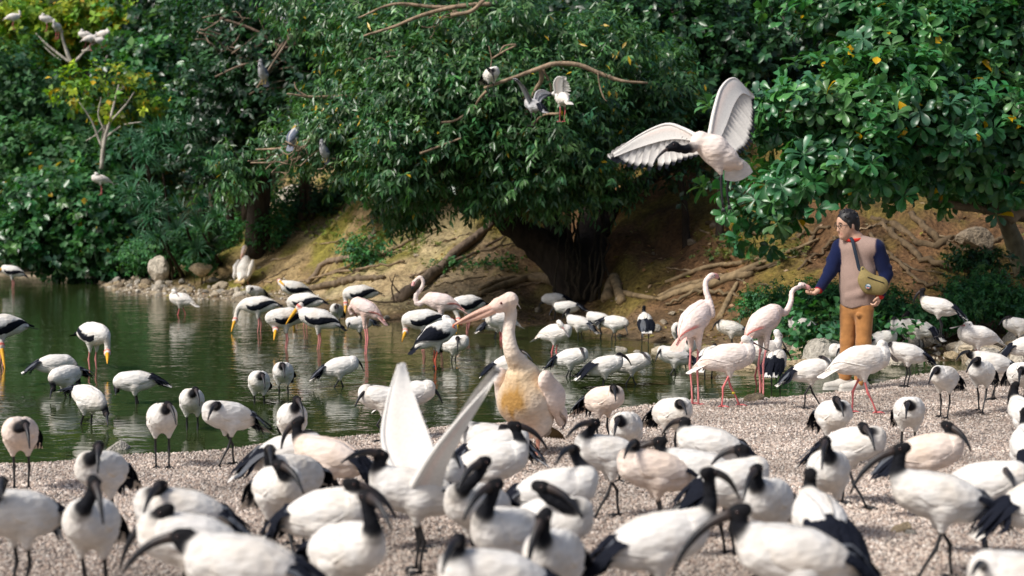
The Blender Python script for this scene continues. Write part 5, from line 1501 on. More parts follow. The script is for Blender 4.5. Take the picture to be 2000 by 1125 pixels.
GT = "storks with yellow bills feeding in the pond"
ST = [
 ('l', (1415, 605), 180, (1292, 690), (1270, 755), {}, "yellow-billed stork dipping its bill, first of the feeding group beneath the far pelican"),
 ('l', (1565, 675), 200, (1515, 745), (1505, 800), {}, "yellow-billed stork bent low with bill tip in the water, beside a stork with raised head"),
 ('l', (1745, 680), 175, (1645, 615), (1570, 715), {}, "yellow-billed stork with raised red face and long black-edged wing"),
 ('l', (1670, 585), 170, (1622, 690), (1612, 745), {}, "yellow-billed stork mostly hidden behind the one with the raised red face"),
 ('l', (1620, 515), 185, (1535, 475), (1560, 500), dict(headdy=.05), "white stork-like bird on the shore with curved neck beside a fallen branch"),
 ('l', (515, 765), 320, (590, 870), (590, 930), {}, "yellow-billed stork feeding alone in the open green water"),
 ('l', (-5, 725), 215, (5, 830), (28, 965), dict(s=1.1), "yellow-billed stork cut by the picture edge, dark wing and bill tip showing"),
 ('l', (65, 420), 180, (15, 405), (-20, 430), {}, "stork standing far off in dark water under overhanging bushes"),
 ('m', (145, 540), 185, (72, 600), (65, 685), {}, "yellow-billed stork feeding just behind the pale pink flamingo"),
 ('m', (490, 685), 185, (400, 755), (380, 810), {}, "yellow-billed stork feeding below the flamingo with the S-shaped neck"),
 ('m', (735, 600), 210, (690, 690), (678, 765), {}, "yellow-billed stork bent down behind the red-billed stork"),
]
for P, b, yaw, hd, tp, o, lab in ST:
    make_bird('stork', pp(P, b), yaw, pp(P, hd), pp(P, tp), group=GT, label=lab, **o)
make_bird('whitestork', pp('m', (575, 765)), 25, pp('m', (625, 680)), pp('m', (712, 718)), label="white stork with black wings, red bill and red legs in mid pond", band=(.05, .1, .25), pitch=22)

GF = "pink flamingos"
make_bird('flamingo', pp('m', (175, 625)), 165, pp('m', (108, 655)), pp('m', (135, 672)), [pp('m', q) for q in ((110, 605), (92, 630))], label="pale pink flamingo with neck folded against its breast", group=GF, s=.9, pitch=24, tint=(.84, .62, .56))
make_bird('flamingo', pp('m', (590, 590)), 180, pp('m', (448, 480)), pp('m', (436, 520)), [pp('m', q) for q in ((470, 603), (455, 560), (487, 515), (497, 478), (478, 453))], label="flamingo with S-shaped neck and coral wing patch above the storks", group=GF, s=.95, pitch=12)
make_bird('flamingo', pp('r', (165, 685)), 45, pp('r', (252, 447)), pp('r', (298, 470)), [pp('r', q) for q in ((250, 660), (245, 600), (222, 530), (222, 475))], label="flamingo standing tall with upright neck, looking towards the man", group=GF, headdy=.15, pitch=32)
make_bird('flamingo', pp('r', (545, 695)), 30, pp('r', (752, 498)), pp('r', (806, 545)), [pp('r', q) for q in ((655, 650), (688, 590), (697, 530))], label="flamingo stretching its neck to eat from the man's hand", group=GF, headdy=.52, pitch=30, Y=14.9)

# ------------------------------------------------------------------ pelicans
def pelican(loc, yaw, label, s=1.0, facing=None, neckpts=None, head=None, tip=None, Yh=None, h=.011, stain=True):
    root = empty("pelican", loc, rad(yaw), label, "pelican", None)
    ca, sa = math.cos(rad(yaw)), math.sin(rad(yaw))
    def local(p):
        w = np.asarray(p) - np.asarray(loc)
        return np.array([w[0] * ca + w[1] * sa, -w[0] * sa + w[1] * ca, w[2]])
    PK = np.array((.80, .66, .57)); PW = np.array((.80, .71, .63)) if stain else np.array((.78, .75, .70)); YE = np.array((.50, .31, .10))
    sd = SDF()
    S = lambda *v: np.array(v) * s
    sd.cone(S(.09, 0, .53), S(.05, 0, .38), .105 * s, .165 * s, .05, PW, 1.0, (0, 1, 0), tors=True)
    sd.cone(S(.05, 0, .38), S(-.06, 0, .25), .165 * s, .140 * s, .05, PW, 1.08, (0, 1, 0), tors=True)
    sd.cone(S(-.06, 0, .28), S(-.24, 0, .15), .13 * s, .05 * s, .05, PW, 1.0, (0, 1, 0), tors=True)
    sd.cone(S(.03, 0, .54), S(-.05, 0, .40), .10 * s, .14 * s, .05, PW, 1.0, (0, 1, 0), tors=True)
    B = S(.085, 0, .60)
    H = local(at(head[0], head[1], Yh)); T = local(at(tip[0], tip[1], Yh - .10 * s))
    NP = catmull([B] + [local(at(q[0], q[1], q[2])) for q in neckpts] + [H], 13)
    NR = lerp_list([.075, .052, .042, .036, .034, .034, .037], 13) * s
    nc = lerp_list([PW, PW, PW], 13)
    for i in range(12): sd.cone(NP[i], NP[i + 1], NR[i], NR[i + 1], .025, nc[i])
    db = unit(T - H)
    sd.cone(H - db * .03 * s, H + db * .05 * s, .056 * s, .048 * s, .02, (.80, .67, .61))
    sd.cone(H + db * .06 * s, H + db * .12 * s, .046 * s, .030 * s, .02, (.80, .52, .44))
    for q in (1, -1):
        sd.cone(S(-.02, q * .075, .22), S(-.01, q * .075, .13), .07 * s, .022 * s, .04, PW)
    V, F, C = sd.mesh(h, .02)
    if stain:                                                        # ochre breast of the adult in breeding dress
        q_ = np.exp(-((V[:, 2] / s - .38) / .13) ** 2) * sstep(.02, .12, V[:, 0] / s) * np.exp(-(V[:, 1] / s / .12) ** 2) * (.5 + .9 * fbm(V[:, 1] * 26, V[:, 2] * 7, 3))
        q2 = np.exp(-((V[:, 2] / s - .54) / .12) ** 2) * .50 + .06
        C = mixc(C, (.70, .50, .24), np.clip(q2, 0, 1)); C = mixc(C, (.36, .19, .04), np.clip(q_ * 1.25, 0, .95))
    mobj("body", V, F, M['feather'], root, C)
    side = unit(np.cross(np.array([0, 0, 1.0]), db)); up = np.cross(db, side)
    # bill: upper mandible with hook, pouch below
    t = np.linspace(0, 1, 14)[:, None]
    A0 = H + db * .07 * s
    P = A0 + (T - A0) * t + up * (.012 * s * np.sin(t * math.pi))
    v = tube(P, lerp_list([.040, .031, .026, .022, .019, .017, .011], 14) * s, [(.76, .46, .36), (.72, .45, .35), (.70, .42, .32), (.68, .36, .26)], 10, np.linspace(.85, .5, 14), side)
    bo = mobj("bill", v[0], v[1], M['horn'], root, v[2])
    P2 = A0 - up * (.012 * s * (1 - t)) + (T - A0) * t * .99 - up * (.012 * s * np.sin(t * math.pi))
    v = tube(P2, lerp_list([.034, .032, .026, .02, .014, .010, .006], 14) * s, [(.76, .47, .36), (.74, .46, .34), (.72, .44, .33)], 10, np.full(14, .85), side)
    mobj("pouch", v[0], v[1], M['skin'], bo, v[2])
    hk = tube([T, T + db * .012 * s - up * .012 * s, T - up * .028 * s], np.array([.010, .008, .003]) * s, (.5, .12, .06), 7)
    mobj("hook", hk[0], hk[1], M['horn'], bo, hk[2])
    for q in (1, -1):
        e = H + db * .045 * s + side * q * .048 * s + up * .014 * s
        b_ = ball(e, .009 * s, (.10, .01, .01)); mobj("eye", b_[0], b_[1], M['eye'], root, b_[2])
    # crest
    mb = MB()
    for i in range(22):
        o = H - db * .050 * s + up * rng.uniform(-.04, .03) * s + side * rng.uniform(-.02, .02) * s
        mb.add(*blade([o, o - db * .018 * s - up * .012 * s, o - db * .022 * s - up * rng.uniform(.02, .045) * s], np.array([.004, .004, .001]) * s, PW, 5, up=side))
    mb.build("crest", M['feather'], root)
    SS = dict(wlen=(.20, -.34))
    pc = lambda u, v: cset(u, (.80, .68, .61), (sstep(.55, .95, u) * .5, (.62, .47, .33)), (sstep(.93, .97, u), (.10, .07, .05)))
    # wings hang along the flanks: long overlapping feathers over a smooth covert shell
    for q in (1, -1):
        sh = SDF()
        WC = (.80, .67, .60) if stain else (.78, .75, .70)
        sh.cone(S(.06, q * .165, .52), S(-.04, q * .195, .40), .070 * s, .085 * s, .04, WC, .62, (0, 1, 0))
        sh.cone(S(-.04, q * .195, .40), S(-.16, q * .16, .24), .085 * s, .050 * s, .04, WC, .55, (0, 1, 0))
        V, F, C = sh.mesh(h, .02)
        w = mobj("wing", V, F, M['feather'], root, C)
        mb = MB()
        for i in range(13):
            f = i / 12
            a = S(.05 - .12 * f, q * (.205 + .02 * math.sin(f * 3)), .46 - .10 * f); m_ = S(-.06 - .10 * f, q * .215, .32 - .06 * f)
            e = S(-.17 - .12 * f, q * (.16 - .05 * f), .17 - .03 * f + .06 * (1 - f))
            mb.add(*blade([a, m_, e], np.array([.018, .026, .024, .006]) * s, WC, 8, up=(0, q, .2), camber=.3))
        mb.build("flight_feathers", M['feather'], w)
    mb = MB()
    for i in range(11):
        y = i / 10 - .5
        mb.add(*blade([S(-.18, y * .10, .19), S(-.27, y * .18, .13), S(-.34 + abs(y) * .03, y * .22, .075)], np.array([.02, .026, .022, .005]) * s, [(.70, .58, .40), (.55, .40, .20), (.16, .11, .06)], 7, up=(-.3, 0, 1)))
    mb.build("tail", M['feather'], root)
    for q in (1, -1):
        mb = MB(); oc = (.72, .36, .26)
        hip = S(-.01, q * .075, .15); ft = S(.02, q * .08, .012)
        mb.add(*tube(catmull([hip, hip * .5 + ft * .5 - S(.012, 0, 0), ft], 6), np.array([.02, .018, .015, .014, .015, .018]) * s, oc, 8))
        web = [ft + S(-.02, 0, .012)]
        for an in (-.6, -.2, .2, .6):
            web.append(ft + S(math.cos(an) * .13, math.sin(an) * .13, -.004))
        wv = np.array(web + [w_ - S(0, 0, .01) for w_ in web])
        mb.add(wv, [(0, 1, 2), (0, 2, 3), (0, 3, 4), (5, 7, 6), (5, 8, 7), (5, 9, 8), (1, 6, 7, 2), (2, 7, 8, 3), (3, 8, 9, 4)], oc)
        mb.build("leg", M['skin'], root)
    return root
p = atz(1030, 880, .1); zz = hgt(p[0], p[1])
pelican((p[0], p[1], zz), 240, "big pelican with yellow-stained breast and long pink bill standing at the water's edge", s=1.02, neckpts=[(1000, 690, p[1] - .16), (993, 650, p[1] - .15), (998, 612, p[1] - .12)],
        head=(988, 590), tip=(887, 634), Yh=p[1] - .16)
p = atz(478, 553, .22); zz = hgt(p[0], p[1])
pelican((p[0], p[1], zz), 75, "white pelican seen from behind at the foot of the sandy slope, head raised", s=.95, neckpts=[(480, 510, p[1] + .08), (474, 497, p[1] + .1)], head=(477, 486), tip=(470, 506), Yh=p[1] + .1, h=.016, stain=False)

# ------------------------------------------------------------------ ibis in flight (photo coordinates carried to a depth of about ten metres)
def flying_ibis():
    Yf = 10.2
    q = lambda x, y, dz=0: at(x, y, Yf + dz)
    o = q(1400, 300)
    root = empty("flying_ibis", o, 0, "ibis flying with both white wings spread before the dark trees", "ibis")
    l = lambda x, y, dz=0: q(x, y, dz) - o
    sd = SDF(); W2 = (.80, .70, .64)
    sd.cone(l(1368, 275), l(1395, 292), .062, .088, .04, W2); sd.cone(l(1395, 292), l(1420, 308), .088, .066, .04, W2); sd.cone(l(1420, 308), l(1442, 322), .066, .035, .03, W2)
    nk = [l(1368, 275), l(1352, 288, -.05), l(1338, 292, -.09), l(1325, 290, -.12), l(1316, 286, -.13)]
    nr = [.055, .032, .025, .024, .026]
    for i in range(4): sd.cone(nk[i], nk[i + 1], nr[i], nr[i + 1], .016, W2 if i < 1 else DARK)
    sd.cone(l(1318, 286, -.13), l(1306, 290, -.14), .033, .022, .012, DARK)
    sd.cone(l(1398, 315, -.02), l(1408, 338, -.02), .045, .015, .03, W2); sd.cone(l(1420, 315, .03), l(1425, 342, .05), .045, .015, .03, W2)
    V, F, C = sd.mesh(.008, .004); mobj("body", V, F, M['feather'], root, C)
    bp = catmull([l(1308, 289, -.14), l(1296, 296, -.16), l(1284, 308, -.17), l(1276, 322, -.17)], 12)
    b_ = tube(bp, lerp_list([.013, .010, .008, .004], 12), [(.07, .045, .035), DARK, DARK], 9); mobj("bill", b_[0], b_[1], M['horn'], root, b_[2])
    for y in (-.03, .03):
        e = ball(l(1316, 284, -.13) + np.array([-.004, y, .006]), .006, (.03, .01, .01)); mobj("eye", e[0], e[1], M['eye'], root, e[2])
    spread_wing(root, np.array([l(1372, 272, .03), l(1335, 252, .10), l(1300, 243, .14), l(1250, 264, .16), l(1198, 300, .14)]),
                np.array([l(1380, 305, .05), l(1345, 310, .08), l(1300, 328, .10), l(1245, 331, .12), l(1203, 318, .12)]), nf=19, nrm=(0.1, 1, .25), cov=.36)
    spread_wing(root, np.array([l(1385, 268, .05), l(1396, 212, .10), l(1410, 170, .16), l(1434, 153, .22), l(1462, 178, .28)]),
                np.array([l(1430, 305, .06), l(1458, 290, .10), l(1472, 262, .16), l(1474, 232, .22), l(1471, 205, .28)]), nf=21, nrm=(0.1, 1, -.2), cov=.38)
    mb = MB()
    for i in range(11):
        f = i / 10
        e = l(1418 + 50 * f, 352 - 14 * f - 8 * math.sin(f * math.pi) * -1, .03 + .05 * f)
        a = l(1432 + 6 * f, 312 - 4 * f, .02); mb.add(*blade([a, (a + e) / 2, e], [.014, .024, .027, .012], WHITE, 7, up=(0, -1, 0)))
    mb.build("tail", M['feather'], root)
    for x0, y0, x1, y1, x2, y2, dz in ((1408, 338, 1409, 372, 1412, 405, -.02), (1425, 342, 1420, 372, 1424, 400, .05)):
        mb = MB(); mb.add(*tube(catmull([l(x0, y0, dz), l(x1, y1, dz), l(x2, y2, dz)], 8), [.010, .008, .008], (.02, .02, .022), 7))
        e = l(x2, y2, dz)
        for k_ in (-.02, 0, .02): mb.add(*tube([e, e + np.array([k_ + .01, 0, -.05])], [.007, .003], (.02, .02, .022), 5))
        mb.build("leg", M['horn'], root)
flying_ibis()

# ------------------------------------------------------------------ birds perched in the trees
GH = "grey herons perched on branches"
for (x, y), yw, Yd, s_, lab in [((573, 266), 60, 23.4, .98, "blue-grey night heron perched on a bare bough over the bank"), ((514, 143), 250, 30.5, 1.1, "pale night heron perched among thin twigs in the dark tree"),
                            ((559, 42), 200, 29.6, .95, "brownish night heron high up in the bare twigs"), ((634, 297), 240, 23.0, .78, "brownish heron half hidden among drooping leaves")]:
    make_bird('heron', (x, y), yw, s=s_, Y=Yd, label=lab, group=GH, pose='hunch')
make_bird('ibis', (960, 145), 300, (955, 136), (965, 160), s=.95, Y=21.9, label="white ibis hunched at the low end of the arching bough", group="white birds perched on the arching bough", pose='tuck')
T2 = make_bird('ibis', (1041, 205), 130, (1026, 192), (1020, 200), s=.9, Y=21.8, label="grey-winged bird flapping on a low perch beneath the arching bough", group="white birds perched on the arching bough", wings='open', tint=(.5, .5, .52))
for Lp, Tp in (([(1036, 205, -.05), (1025, 185, -.12), (1014, 165, -.2), (1006, 157, -.25)], [(1046, 212, -.02), (1038, 194, -.1), (1028, 175, -.18), (1012, 160, -.25)]),
               ([(1042, 200, .05), (1048, 180, .12), (1062, 176, .2), (1074, 182, .25)], [(1050, 210, .05), (1060, 196, .12), (1068, 190, .2), (1076, 186, .25)])):
    spread_wing(T2['root'], np.array([T2['local'](at(x, y, 21.8 + dz)) for x, y, dz in Lp]), np.array([T2['local'](at(x, y, 21.8 + dz)) for x, y, dz in Tp]), base=(.45, .45, .47), nf=12)
T3 = make_bird('spoonbill', (1098, 192), 110, (1082, 182), (1090, 176), s=.85, Y=22.0, label="white bird lifting one wing to preen beside the arching bough", group="white birds perched on the arching bough", wings='open')
spread_wing(T3['root'], np.array([T3['local'](at(x, y, 22.0 + dz)) for x, y, dz in [(1085, 182, -.05), (1082, 162, -.1), (1090, 150, -.14), (1100, 152, -.16)]]),
            np.array([T3['local'](at(x, y, 22.0 + dz)) for x, y, dz in [(1112, 190, -.05), (1115, 175, -.1), (1110, 162, -.14), (1105, 156, -.16)]]), nf=12, tipc=WHITE)
for k, (x, y, yw) in enumerate([(27, 33, 20), (90, 37, 200), (111, 52, 260), (166, 68, 190), (178, 75, 20), (203, 66, 350), (198, 80, 210), (195, 350, 200), (302, 21, 280)]):
    make_bird('spoonbill', (x, y), yw, s=.95, Y=46.2 if k != 7 else 36.6, pose='tuck' if k % 2 else 'hunch', name="egret", group="egrets roosting far off in trees",
              label=["white egret roosting alone on top of the far sunlit crown", "white egret perched near the top of the far yellow-green tree"] [k] if k < 2 else
              ["tiny white egret on a bare bough below the far sunlit crown", "tiny white egret first of a huddled group in the far sunlit tree", "tiny white egret second in the huddled group in the far tree", "tiny white egret topmost in the huddled group in the far tree", "tiny white egret lowest in the huddled group in the far tree"][k - 2] if k < 7 else ["white egret in the low bush overhanging the pond", "white egret high in dark leaves beyond the sunlit crown"][k - 7])
# ------------------------------------------------------------------ the man feeding a flamingo
def man():
    f0 = atz(1668, 757, .03); zg = hgt(f0[0], f0[1])
    loc = np.array([f0[0], f0[1], zg])
    SK = (.56, .34, .24); TA = (.33, .235, .20); NV = (.008, .013, .050); RD = (.52, .035, .025); OC = (.40, .185, .062)
    root = empty("person", loc, 0, "man in taupe and navy sweater and orange trousers holding food out to a flamingo", "person")
    a = np.array
    fw = unit([-.62, -.78, 0]); lf = unit([.78, -.62, 0])            # torso facing, his left
    cx = .02
    shR = a([-.125, .105, 1.395]); elR = a([-.235, .03, 1.14]); wrR = a([-.355, -.075, .985])
    shL = a([.175, -.10, 1.395]); elL = a([.275, -.09, 1.12]); wrL = a([.20, -.19, .935])
    hd = a([-.085, -.02, 1.585]); hf = unit([-.93, -.36, -.22])      # head centre and gaze
    hs = unit(np.cross([0, 0, 1], hf)); hu = np.cross(hf, hs)
    nb = a([.0, 0, 1.44])
    ftR = a([-.075, .05, .055]); knR = a([-.055, .05, .47]); hpR = a([-.045, .05, .83])
    ftL = a([.045, -.07, .055]); knL = a([.07, -.075, .47]); hpL = a([.08, -.055, .83])
    hb = hd - hu * .10
    def hsc(V, K=1.05):
        V = np.asarray(V, float); w = sstep(1.43, 1.53, V[:, 2])
        return V + (V - hb) * (K - 1) * w[:, None]
    # ---- body: one continuous skin
    B = SDF()
    R3 = np.stack([hf, hs, hu], 1)
    B.ell(hd + hu * .02, (.098, .078, .112), .02, SK, R3)
    B.ell(hd + hf * .03 - hu * .055, (.066, .060, .070), .03, SK, R3)
    B.cone(hd + hf * .075 - hu * .095, hd + hf * .055 - hu * .1, .026, .03, .03, SK)                       # chin
    B.cone(hd + hf * .094 + hu * .015, hd + hf * .106 - hu * .028, .008, .0125, .012, SK)                    # nose
    for q in (1, -1): B.ell(hd + hs * q * .079 - hu * .012 - hf * .005, (.018, .008, .030), .006, SK, R3)      # ears
    B.cone(hd + hf * .085 - hu * .062 - hs * .02, hd + hf * .085 - hu * .062 + hs * .02, .009, .009, .006, (.42, .17, .14))   # lips
    B.cone(hd - hf * .02 - hu * .06, nb, .055, .058, .03, SK)
    B.cone(nb, a([cx, 0, 1.2]), .08, .10, .05, SK); B.cone(a([cx, 0, 1.2]), a([cx, 0, .88]), .10, .11, .05, SK)
    for S_, E_, W_ in ((shR, elR, wrR), (shL, elL, wrL)):
        B.cone(nb - [0, 0, .05], S_, .05, .045, .03, SK); B.cone(S_, E_, .044, .036, .02, SK); B.cone(E_, W_, .036, .026, .02, SK)
    for H_, K_, F_ in ((hpR, knR, ftR), (hpL, knL, ftL)):
        B.cone(H_, K_, .07, .05, .03, SK); B.cone(K_, F_, .05, .035, .03, SK)
    # right hand, palm up, offering; left hand hanging with curled fingers
    d_ = unit([-.80, -.30, -.52]); ac = unit(np.cross(d_, [0, 0, 1.0])); pn = np.cross(ac, d_)
    pc = wrR + d_ * .035
    B.cone(wrR, wrR + d_ * .05, .026, .030, .02, SK, .62, pn); B.cone(pc + ac * .018, pc + d_ * .05 + ac * .022, .024, .020, .015, SK); B.cone(pc - ac * .018, pc + d_ * .05 - ac * .022, .024, .020, .015, SK)
    kn = wrR + d_ * .085
    for i, l in enumerate((.032, .036, .034, .026)):
        k0 = kn + ac * (.030 - .020 * i); k1 = k0 + unit(d_ + [-.2, 0, .35]) * l; k2 = k1 + unit(d_ + [-.1, 0, 1.0]) * l * .75; k3 = k2 + unit(d_ * .3 + a([0, 0, 1.0])) * l * .5
        B.cone(k0, k1, .0095, .0088, .006, SK); B.cone(k1, k2, .0088, .008, .004, SK); B.cone(k2, k3, .008, .007, .004, SK)
    t0 = wrR + d_ * .03 + ac * .03; t1 = t0 + unit(ac + d_ * .7 + [0, 0, .4]) * .036; t2 = t1 + unit(d_ + [0, 0, .6]) * .03
    B.cone(t0, t1, .012, .010, .01, SK); B.cone(t1, t2, .010, .008, .004, SK)
    d2 = unit([-.35, -.2, -.92]); ac2 = unit([-.55, -.8, .2]); pc = wrL + d2 * .04
    B.cone(wrL, wrL + d2 * .07, .026, .030, .02, SK, .65, np.cross(ac2, d2)); kn = wrL + d2 * .085
    cu = unit(np.cross(ac2, d2)); cu = cu if cu[0] < 0 else -cu
    for i, l in enumerate((.030, .034, .032, .026)):
        k0 = kn + ac2 * (.028 - .019 * i); k1 = k0 + unit(d2 + cu * .35) * l; k2 = k1 + unit(d2 * .3 + cu) * l * .8; k3 = k2 + unit(-d2 * .5 + cu) * l * .55
        B.cone(k0, k1, .0095, .0088, .006, SK); B.cone(k1, k2, .0088, .008, .004, SK); B.cone(k2, k3, .008, .007, .004, SK)
    t0 = wrL + d2 * .035 + ac2 * .03; t1 = t0 + unit(ac2 * .6 + d2 + cu * .4) * .036; t2 = t1 + unit(d2 + cu * .7 - ac2 * .3) * .028
    B.cone(t0, t1, .012, .010, .01, SK); B.cone(t1, t2, .010, .008, .004, SK)
    V, F, C = B.mesh(.0065, .004); mobj("body", hsc(V), F, M['skin'], root, C)
    # ---- eyes, glasses
    for q in (1, -1):
        e = hd + hf * .086 + hs * q * .031 + hu * .016
        b_ = ball(e, .009, (.03, .02, .02)); mobj("eye", hsc(b_[0]), b_[1], M['eye'], root, b_[2])
    g = MB()
    for q in (1, -1):
        e = hd + hf * .104 + hs * q * .033 + hu * .012
        an = np.linspace(0, 2 * math.pi, 15)
        g.add(*tube(e + np.outer(np.cos(an) * .024, hs) + np.outer(np.sin(an) * .018, hu), [.0024] * 15, (.03, .03, .03), 5))
        g.add(*tube([e + hs * q * .023, hd + hs * q * .082 + hu * .015], [.0022, .0022], (.03, .03, .03), 5))
    g.add(*tube([hd + hf * .106 - hs * .01 + hu * .014, hd + hf * .106 + hs * .01 + hu * .014], [.002, .002], (.03, .03, .03), 5))
    g.V = [hsc(v) for v in g.V]
    g.build("glasses", M['horn'], root)
    bw = MB()
    for q in (1, -1):
        e = hd + hf * .094 + hs * q * .032 + hu * .038
        bw.add(*tube([e - hs * .02, e + hu * .005, e + hs * .02 - hf * .006], [.004, .005, .003], (.02, .016, .014), 5))
    bw.V = [hsc(v) for v in bw.V]
    bw.build("eyebrows", M['hair'], root)
    # ---- hair: cap of many locks
    Hh = SDF(); HC = (.012, .011, .012)
    Hh.ell(hd - hf * .018 + hu * .048, (.104, .090, .098), .02, HC, R3)
    Hh.ell(hd - hf * .055 - hu * .005, (.062, .080, .088), .02, HC, R3)
    for q in (1, -1): Hh.cone(hd + hs * q * .072 + hu * .03 + hf * .02, hd + hs * q * .076 - hu * .015 + hf * .018, .018, .012, .012, HC)
    for i in range(46):
        v = unit(rng.normal(size=3)); v = v * a([1, 1, 1])
        if v @ hu < -.1 or (v @ hf > .55 and v @ hu < .45): v = unit(v + hu * 1.2 - hf * .5)
        p = hd - hf * .018 + hu * .045 + R3 @ (a([.094, .084, .092]) * (R3.T @ v))
        Hh.cone(p, p + unit(v * .5 + hf * .5 + rng.normal(0, .4, 3)) * .022, .014, .006, .006, HC)
    def cutf(P):
        w = P - hd
        return np.minimum((w @ hf) - .045 - .10 * 0, .052 - (w @ hu) ) if False else np.minimum((w @ hf) - .062, .050 - (w @ hu))
    V, F, C = Hh.mesh(.006, .01); mobj("hair", hsc(V), F, M['hair'], root, C)
    # ---- sweater
    S = SDF()
    top = a([.01, 0, 1.40])
    S.cone(shR + [.04, -.02, -.02], shL + [-.04, .02, -.02], .092, .092, .05, TA, .95, fw)
    S.cone(a([cx, 0, 1.32]), a([cx, 0, 1.02]), .168, .160, .06, TA, .72, fw)
    S.cone(a([cx, 0, 1.08]), a([cx + .005, 0, .865]), .162, .168, .06, TA, .74, fw)
    S.cone(nb + [-.005, 0, -.07], nb + [-.006, -.005, .005], .10, .066, .03, TA)
    for sh, el, wr in ((shR, elR, wrR), (shL, elL, wrL)):
        S.cone(sh + (el - sh) * .06, el, .076, .060, .03, NV); S.cone(el, wr, .060, .046, .025, NV)
        for k_ in range(5):                                                     # folds
            t = k_ / 4; p = sh + (el - sh) * (.45 + .55 * t); nrm = unit(np.cross(el - sh, [0.3, 1, .2]))
            S.cone(p - nrm * .035 + rng.normal(0, .008, 3), p + nrm * .035 + rng.normal(0, .012, 3), .030, .030, .016, NV)
        u = unit(wr - el)
        S.cone(wr - u * .045, wr + u * .018, .041, .039, .006, RD)
    for k_ in range(7):
        an = rng.uniform(0, 6.28); z = rng.uniform(.86, 1.2)
        c_ = a([cx, 0, z]) + lf * math.cos(an) * .13 + fw * math.sin(an) * .095
        S.cone(c_ + lf * -.06 * math.sin(an), c_ + lf * .06 * math.sin(an) + [0, 0, rng.uniform(-.05, .05)], .034, .034, .03, TA)
    S.cone(a([cx, 0, .865]), a([cx + .005, 0, .83]), .166, .160, .012, tuple(c * .92 for c in TA), .76, fw)
    V, F, C = S.mesh(.0105, .0012, cut=lambda P: .805 + .012 * np.sin(P[..., 0] * 30) - P[..., 2])
    # sleeve seam: navy stays on the arm side
    mobj("sweater", V, F, M['knit'], root, C)
    an = np.linspace(0, 2 * math.pi, 25)
    nn = unit(a([-.22, -.22, 1.0])); e1 = unit(np.cross(nn, [0, 1, 0])); e2 = np.cross(nn, e1)
    cc = nb + [-.014, -.010, .030]
    ring = cc + np.outer(np.cos(an) * .077, e1) + np.outer(np.sin(an) * .077, e2) + np.outer(np.maximum(np.cos(an - 2.4), 0) * -.012, [0, 0, 1])
    t_ = tube(ring, [.019] * 25, RD, 9); mobj("collar", t_[0], t_[1], M['knit'], root, t_[2])
    # ---- trousers
    T = SDF()
    T.cone(a([cx + .0, 0, .88]), a([cx, 0, .81]), .135, .140, .04, OC, .76, fw)
    for hp, kn_, ft in ((hpR, knR, ftR), (hpL, knL, ftL)):
        T.cone(hp - [0, 0, .03], kn_, .090, .072, .018, OC); T.cone(kn_, ft + [0, 0, .07], .072, .060, .02, OC)
        for k_ in range(12):
            z = rng.uniform(0, 1); p = (kn_ + (ft - kn_) * (z * .95)) if k_ > 4 else hp + (kn_ - hp) * z
            w = unit(rng.normal(size=3) * a([1, 1, .25]))
            rr = (.082 if k_ <= 4 else .070) * .62
            T.cone(p + w * rr - [0, 0, .01], p + np.cross(w, [0, 0, 1]) * rr + rng.normal(0, .015, 3), .026, .024, .014, OC)
    V, F, C = T.mesh(.0105, .01); mobj("trousers", V, F, M['cord'], root, C)
    # ---- shoes
    for ft, dr in ((ftR, unit([-.97, -.22, 0])), (ftL, unit([-.95, -.3, 0]))):
        sh = SDF(); c_ = (.56, .53, .48); sd_ = unit(np.cross([0, 0, 1], dr)); b0 = a([ft[0], ft[1], 0])
        sh.cone(b0 - dr * .04 + [0, 0, .05], b0 + dr * .05 + [0, 0, .048], .052, .050, .03, c_); sh.cone(b0 + dr * .05 + [0, 0, .046], b0 + dr * .19 + [0, 0, .036], .050, .036, .03, c_)
        sh.cone(b0 - dr * .02 + [0, 0, .06], b0 - dr * .01 + [0, 0, .10], .050, .046, .02, c_)
        V, F, C = sh.mesh(.008, .01); V[:, 2] = np.maximum(V[:, 2], .012)
        so = mobj("shoe", V, F, M['canvas'], root, C)
        an = np.linspace(0, 2 * math.pi, 29)[:-1]
        prof = np.array([b0 + dr * (.075 + .158 * math.cos(t)) + sd_ * (.050 * math.sin(t) * (1.0 + .12 * math.cos(t * 2))) for t in an])
        sv = np.vstack([prof, prof + [0, 0, .026]]); n = len(prof)
        fc = [(i, (i + 1) % n, n + (i + 1) % n, n + i) for i in range(n)] + [tuple(range(n))[::-1], tuple(range(n, 2 * n))]
        mobj("sole", sv, fc, M['canvas'], so, (.66, .63, .58), smooth=False)
    # ---- crossbody bag, a thing of its own
    bagc = a([.115, -.215, 1.035])
    br = empty("crossbody_bag", loc + bagc, 0, "olive crossbody bag with dark strap and round badge on the man's hip", "bag")
    bn = unit([-.15, -.98, .05]); bx = unit([.93, -.14, -.22]); bz = np.cross(bn, bx); bz = bz if bz[2] > 0 else -bz
    Rb = np.stack([bx, bn, bz], 1); OL = (.27, .21, .085)
    g = SDF()
    g.cone(-bx * .06 + bz * .015, bx * .07 + bz * .005, .075, .080, .03, OL, .55, bn); g.cone(-bx * .08 + bz * .05, -bx * .12 + bz * .12, .055, .022, .03, OL, .6, bn); g.cone(bx * .06 - bz * .02, -bx * .02 - bz * .04, .07, .065, .03, (.20, .155, .06), .55, bn)
    V, F, C = g.mesh(.007, .02); mobj("pouch", V, F, M['canvas'], br, C)
    z = [bx * t * .16 - bx * .06 + bz * (.052 - .02 * t) + bn * .046 for t in np.linspace(0, 1, 8)]
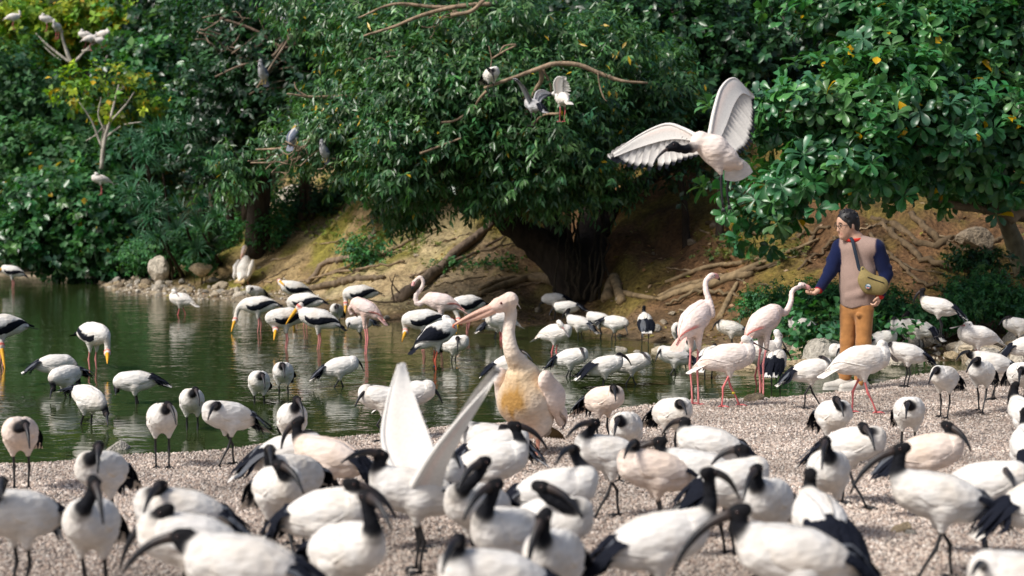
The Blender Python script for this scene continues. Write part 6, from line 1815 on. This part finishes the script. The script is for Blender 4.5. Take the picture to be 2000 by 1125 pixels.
    t_ = tube(z, [.0045] * 8, (.03, .028, .022), 6); mobj("zip", t_[0], t_[1], M['canvas'], br, t_[2])
    bc = -bx * .035 - bz * .035 + bn * .052
    def disc(r, c, off, z0=-1, z1=1, nm="badge", par=None):
        an_ = np.linspace(0, 2 * math.pi, 25)[:-1]
        P = [bc + bn * off + bx * r * math.cos(t) + bz * float(np.clip(r * math.sin(t), z0, z1)) for t in an_]
        n = len(P); V = np.vstack([P, np.array(P) - bn * .006])
        return mobj(nm, V, [tuple(range(n)), tuple(range(n, 2 * n))[::-1]] + [(i, n + i, n + (i + 1) % n, (i + 1) % n) for i in range(n)], M['canvas'], par or br, c, smooth=False)
    bd = disc(.027, (.04, .10, .14), 0.0)
    disc(.022, (.60, .62, .60), .003, nm="badge_field", par=bd); disc(.0222, (.05, .16, .30), .006, -.002, .006, nm="badge_band", par=bd); disc(.018, (.55, .12, .08), .0065, -.018, -.008, nm="badge_stripe", par=bd)
    ST = (.018, .028, .045)
    fp = [a([-.06, -.135, 1.445]), a([-.045, -.165, 1.36]), a([-.02, -.178, 1.25]), a([.0, -.188, 1.17]), bagc - bx * .12 + bz * .13 + bn * .01]
    bp = [a([-.06, -.135, 1.445]), a([-.065, -.03, 1.475]), a([-.06, .09, 1.42]), a([.06, .16, 1.25]), a([.18, .08, 1.08]), bagc + bx * .13]
    for q in (fp, bp):
        P = catmull(q, 16) - bagc
        t_ = tube(P, [.016] * 16, ST, 8, np.full(16, .22), side=(.9, -.2, .3)); mobj("strap", t_[0], t_[1], M['canvas'], br, t_[2])
    # ---- food in the open hand
    fc = wrR + unit([-.80, -.30, -.52]) * .075 + a([0, 0, .028])
    fo = empty("bird_feed", loc + fc, 0, "small heap of brown feed in the man's open palm", "food")
    mb = MB()
    for i in range(26):
        r_ = rng.uniform(.004, .007); mb.add(*ball(rng.normal(0, 1, 3) * [.012, .012, .004], (r_ * 1.4, r_, r_), (.24, .14, .06), 6, 4))
    mb.build("pellets", M['rock'], fo)
man()
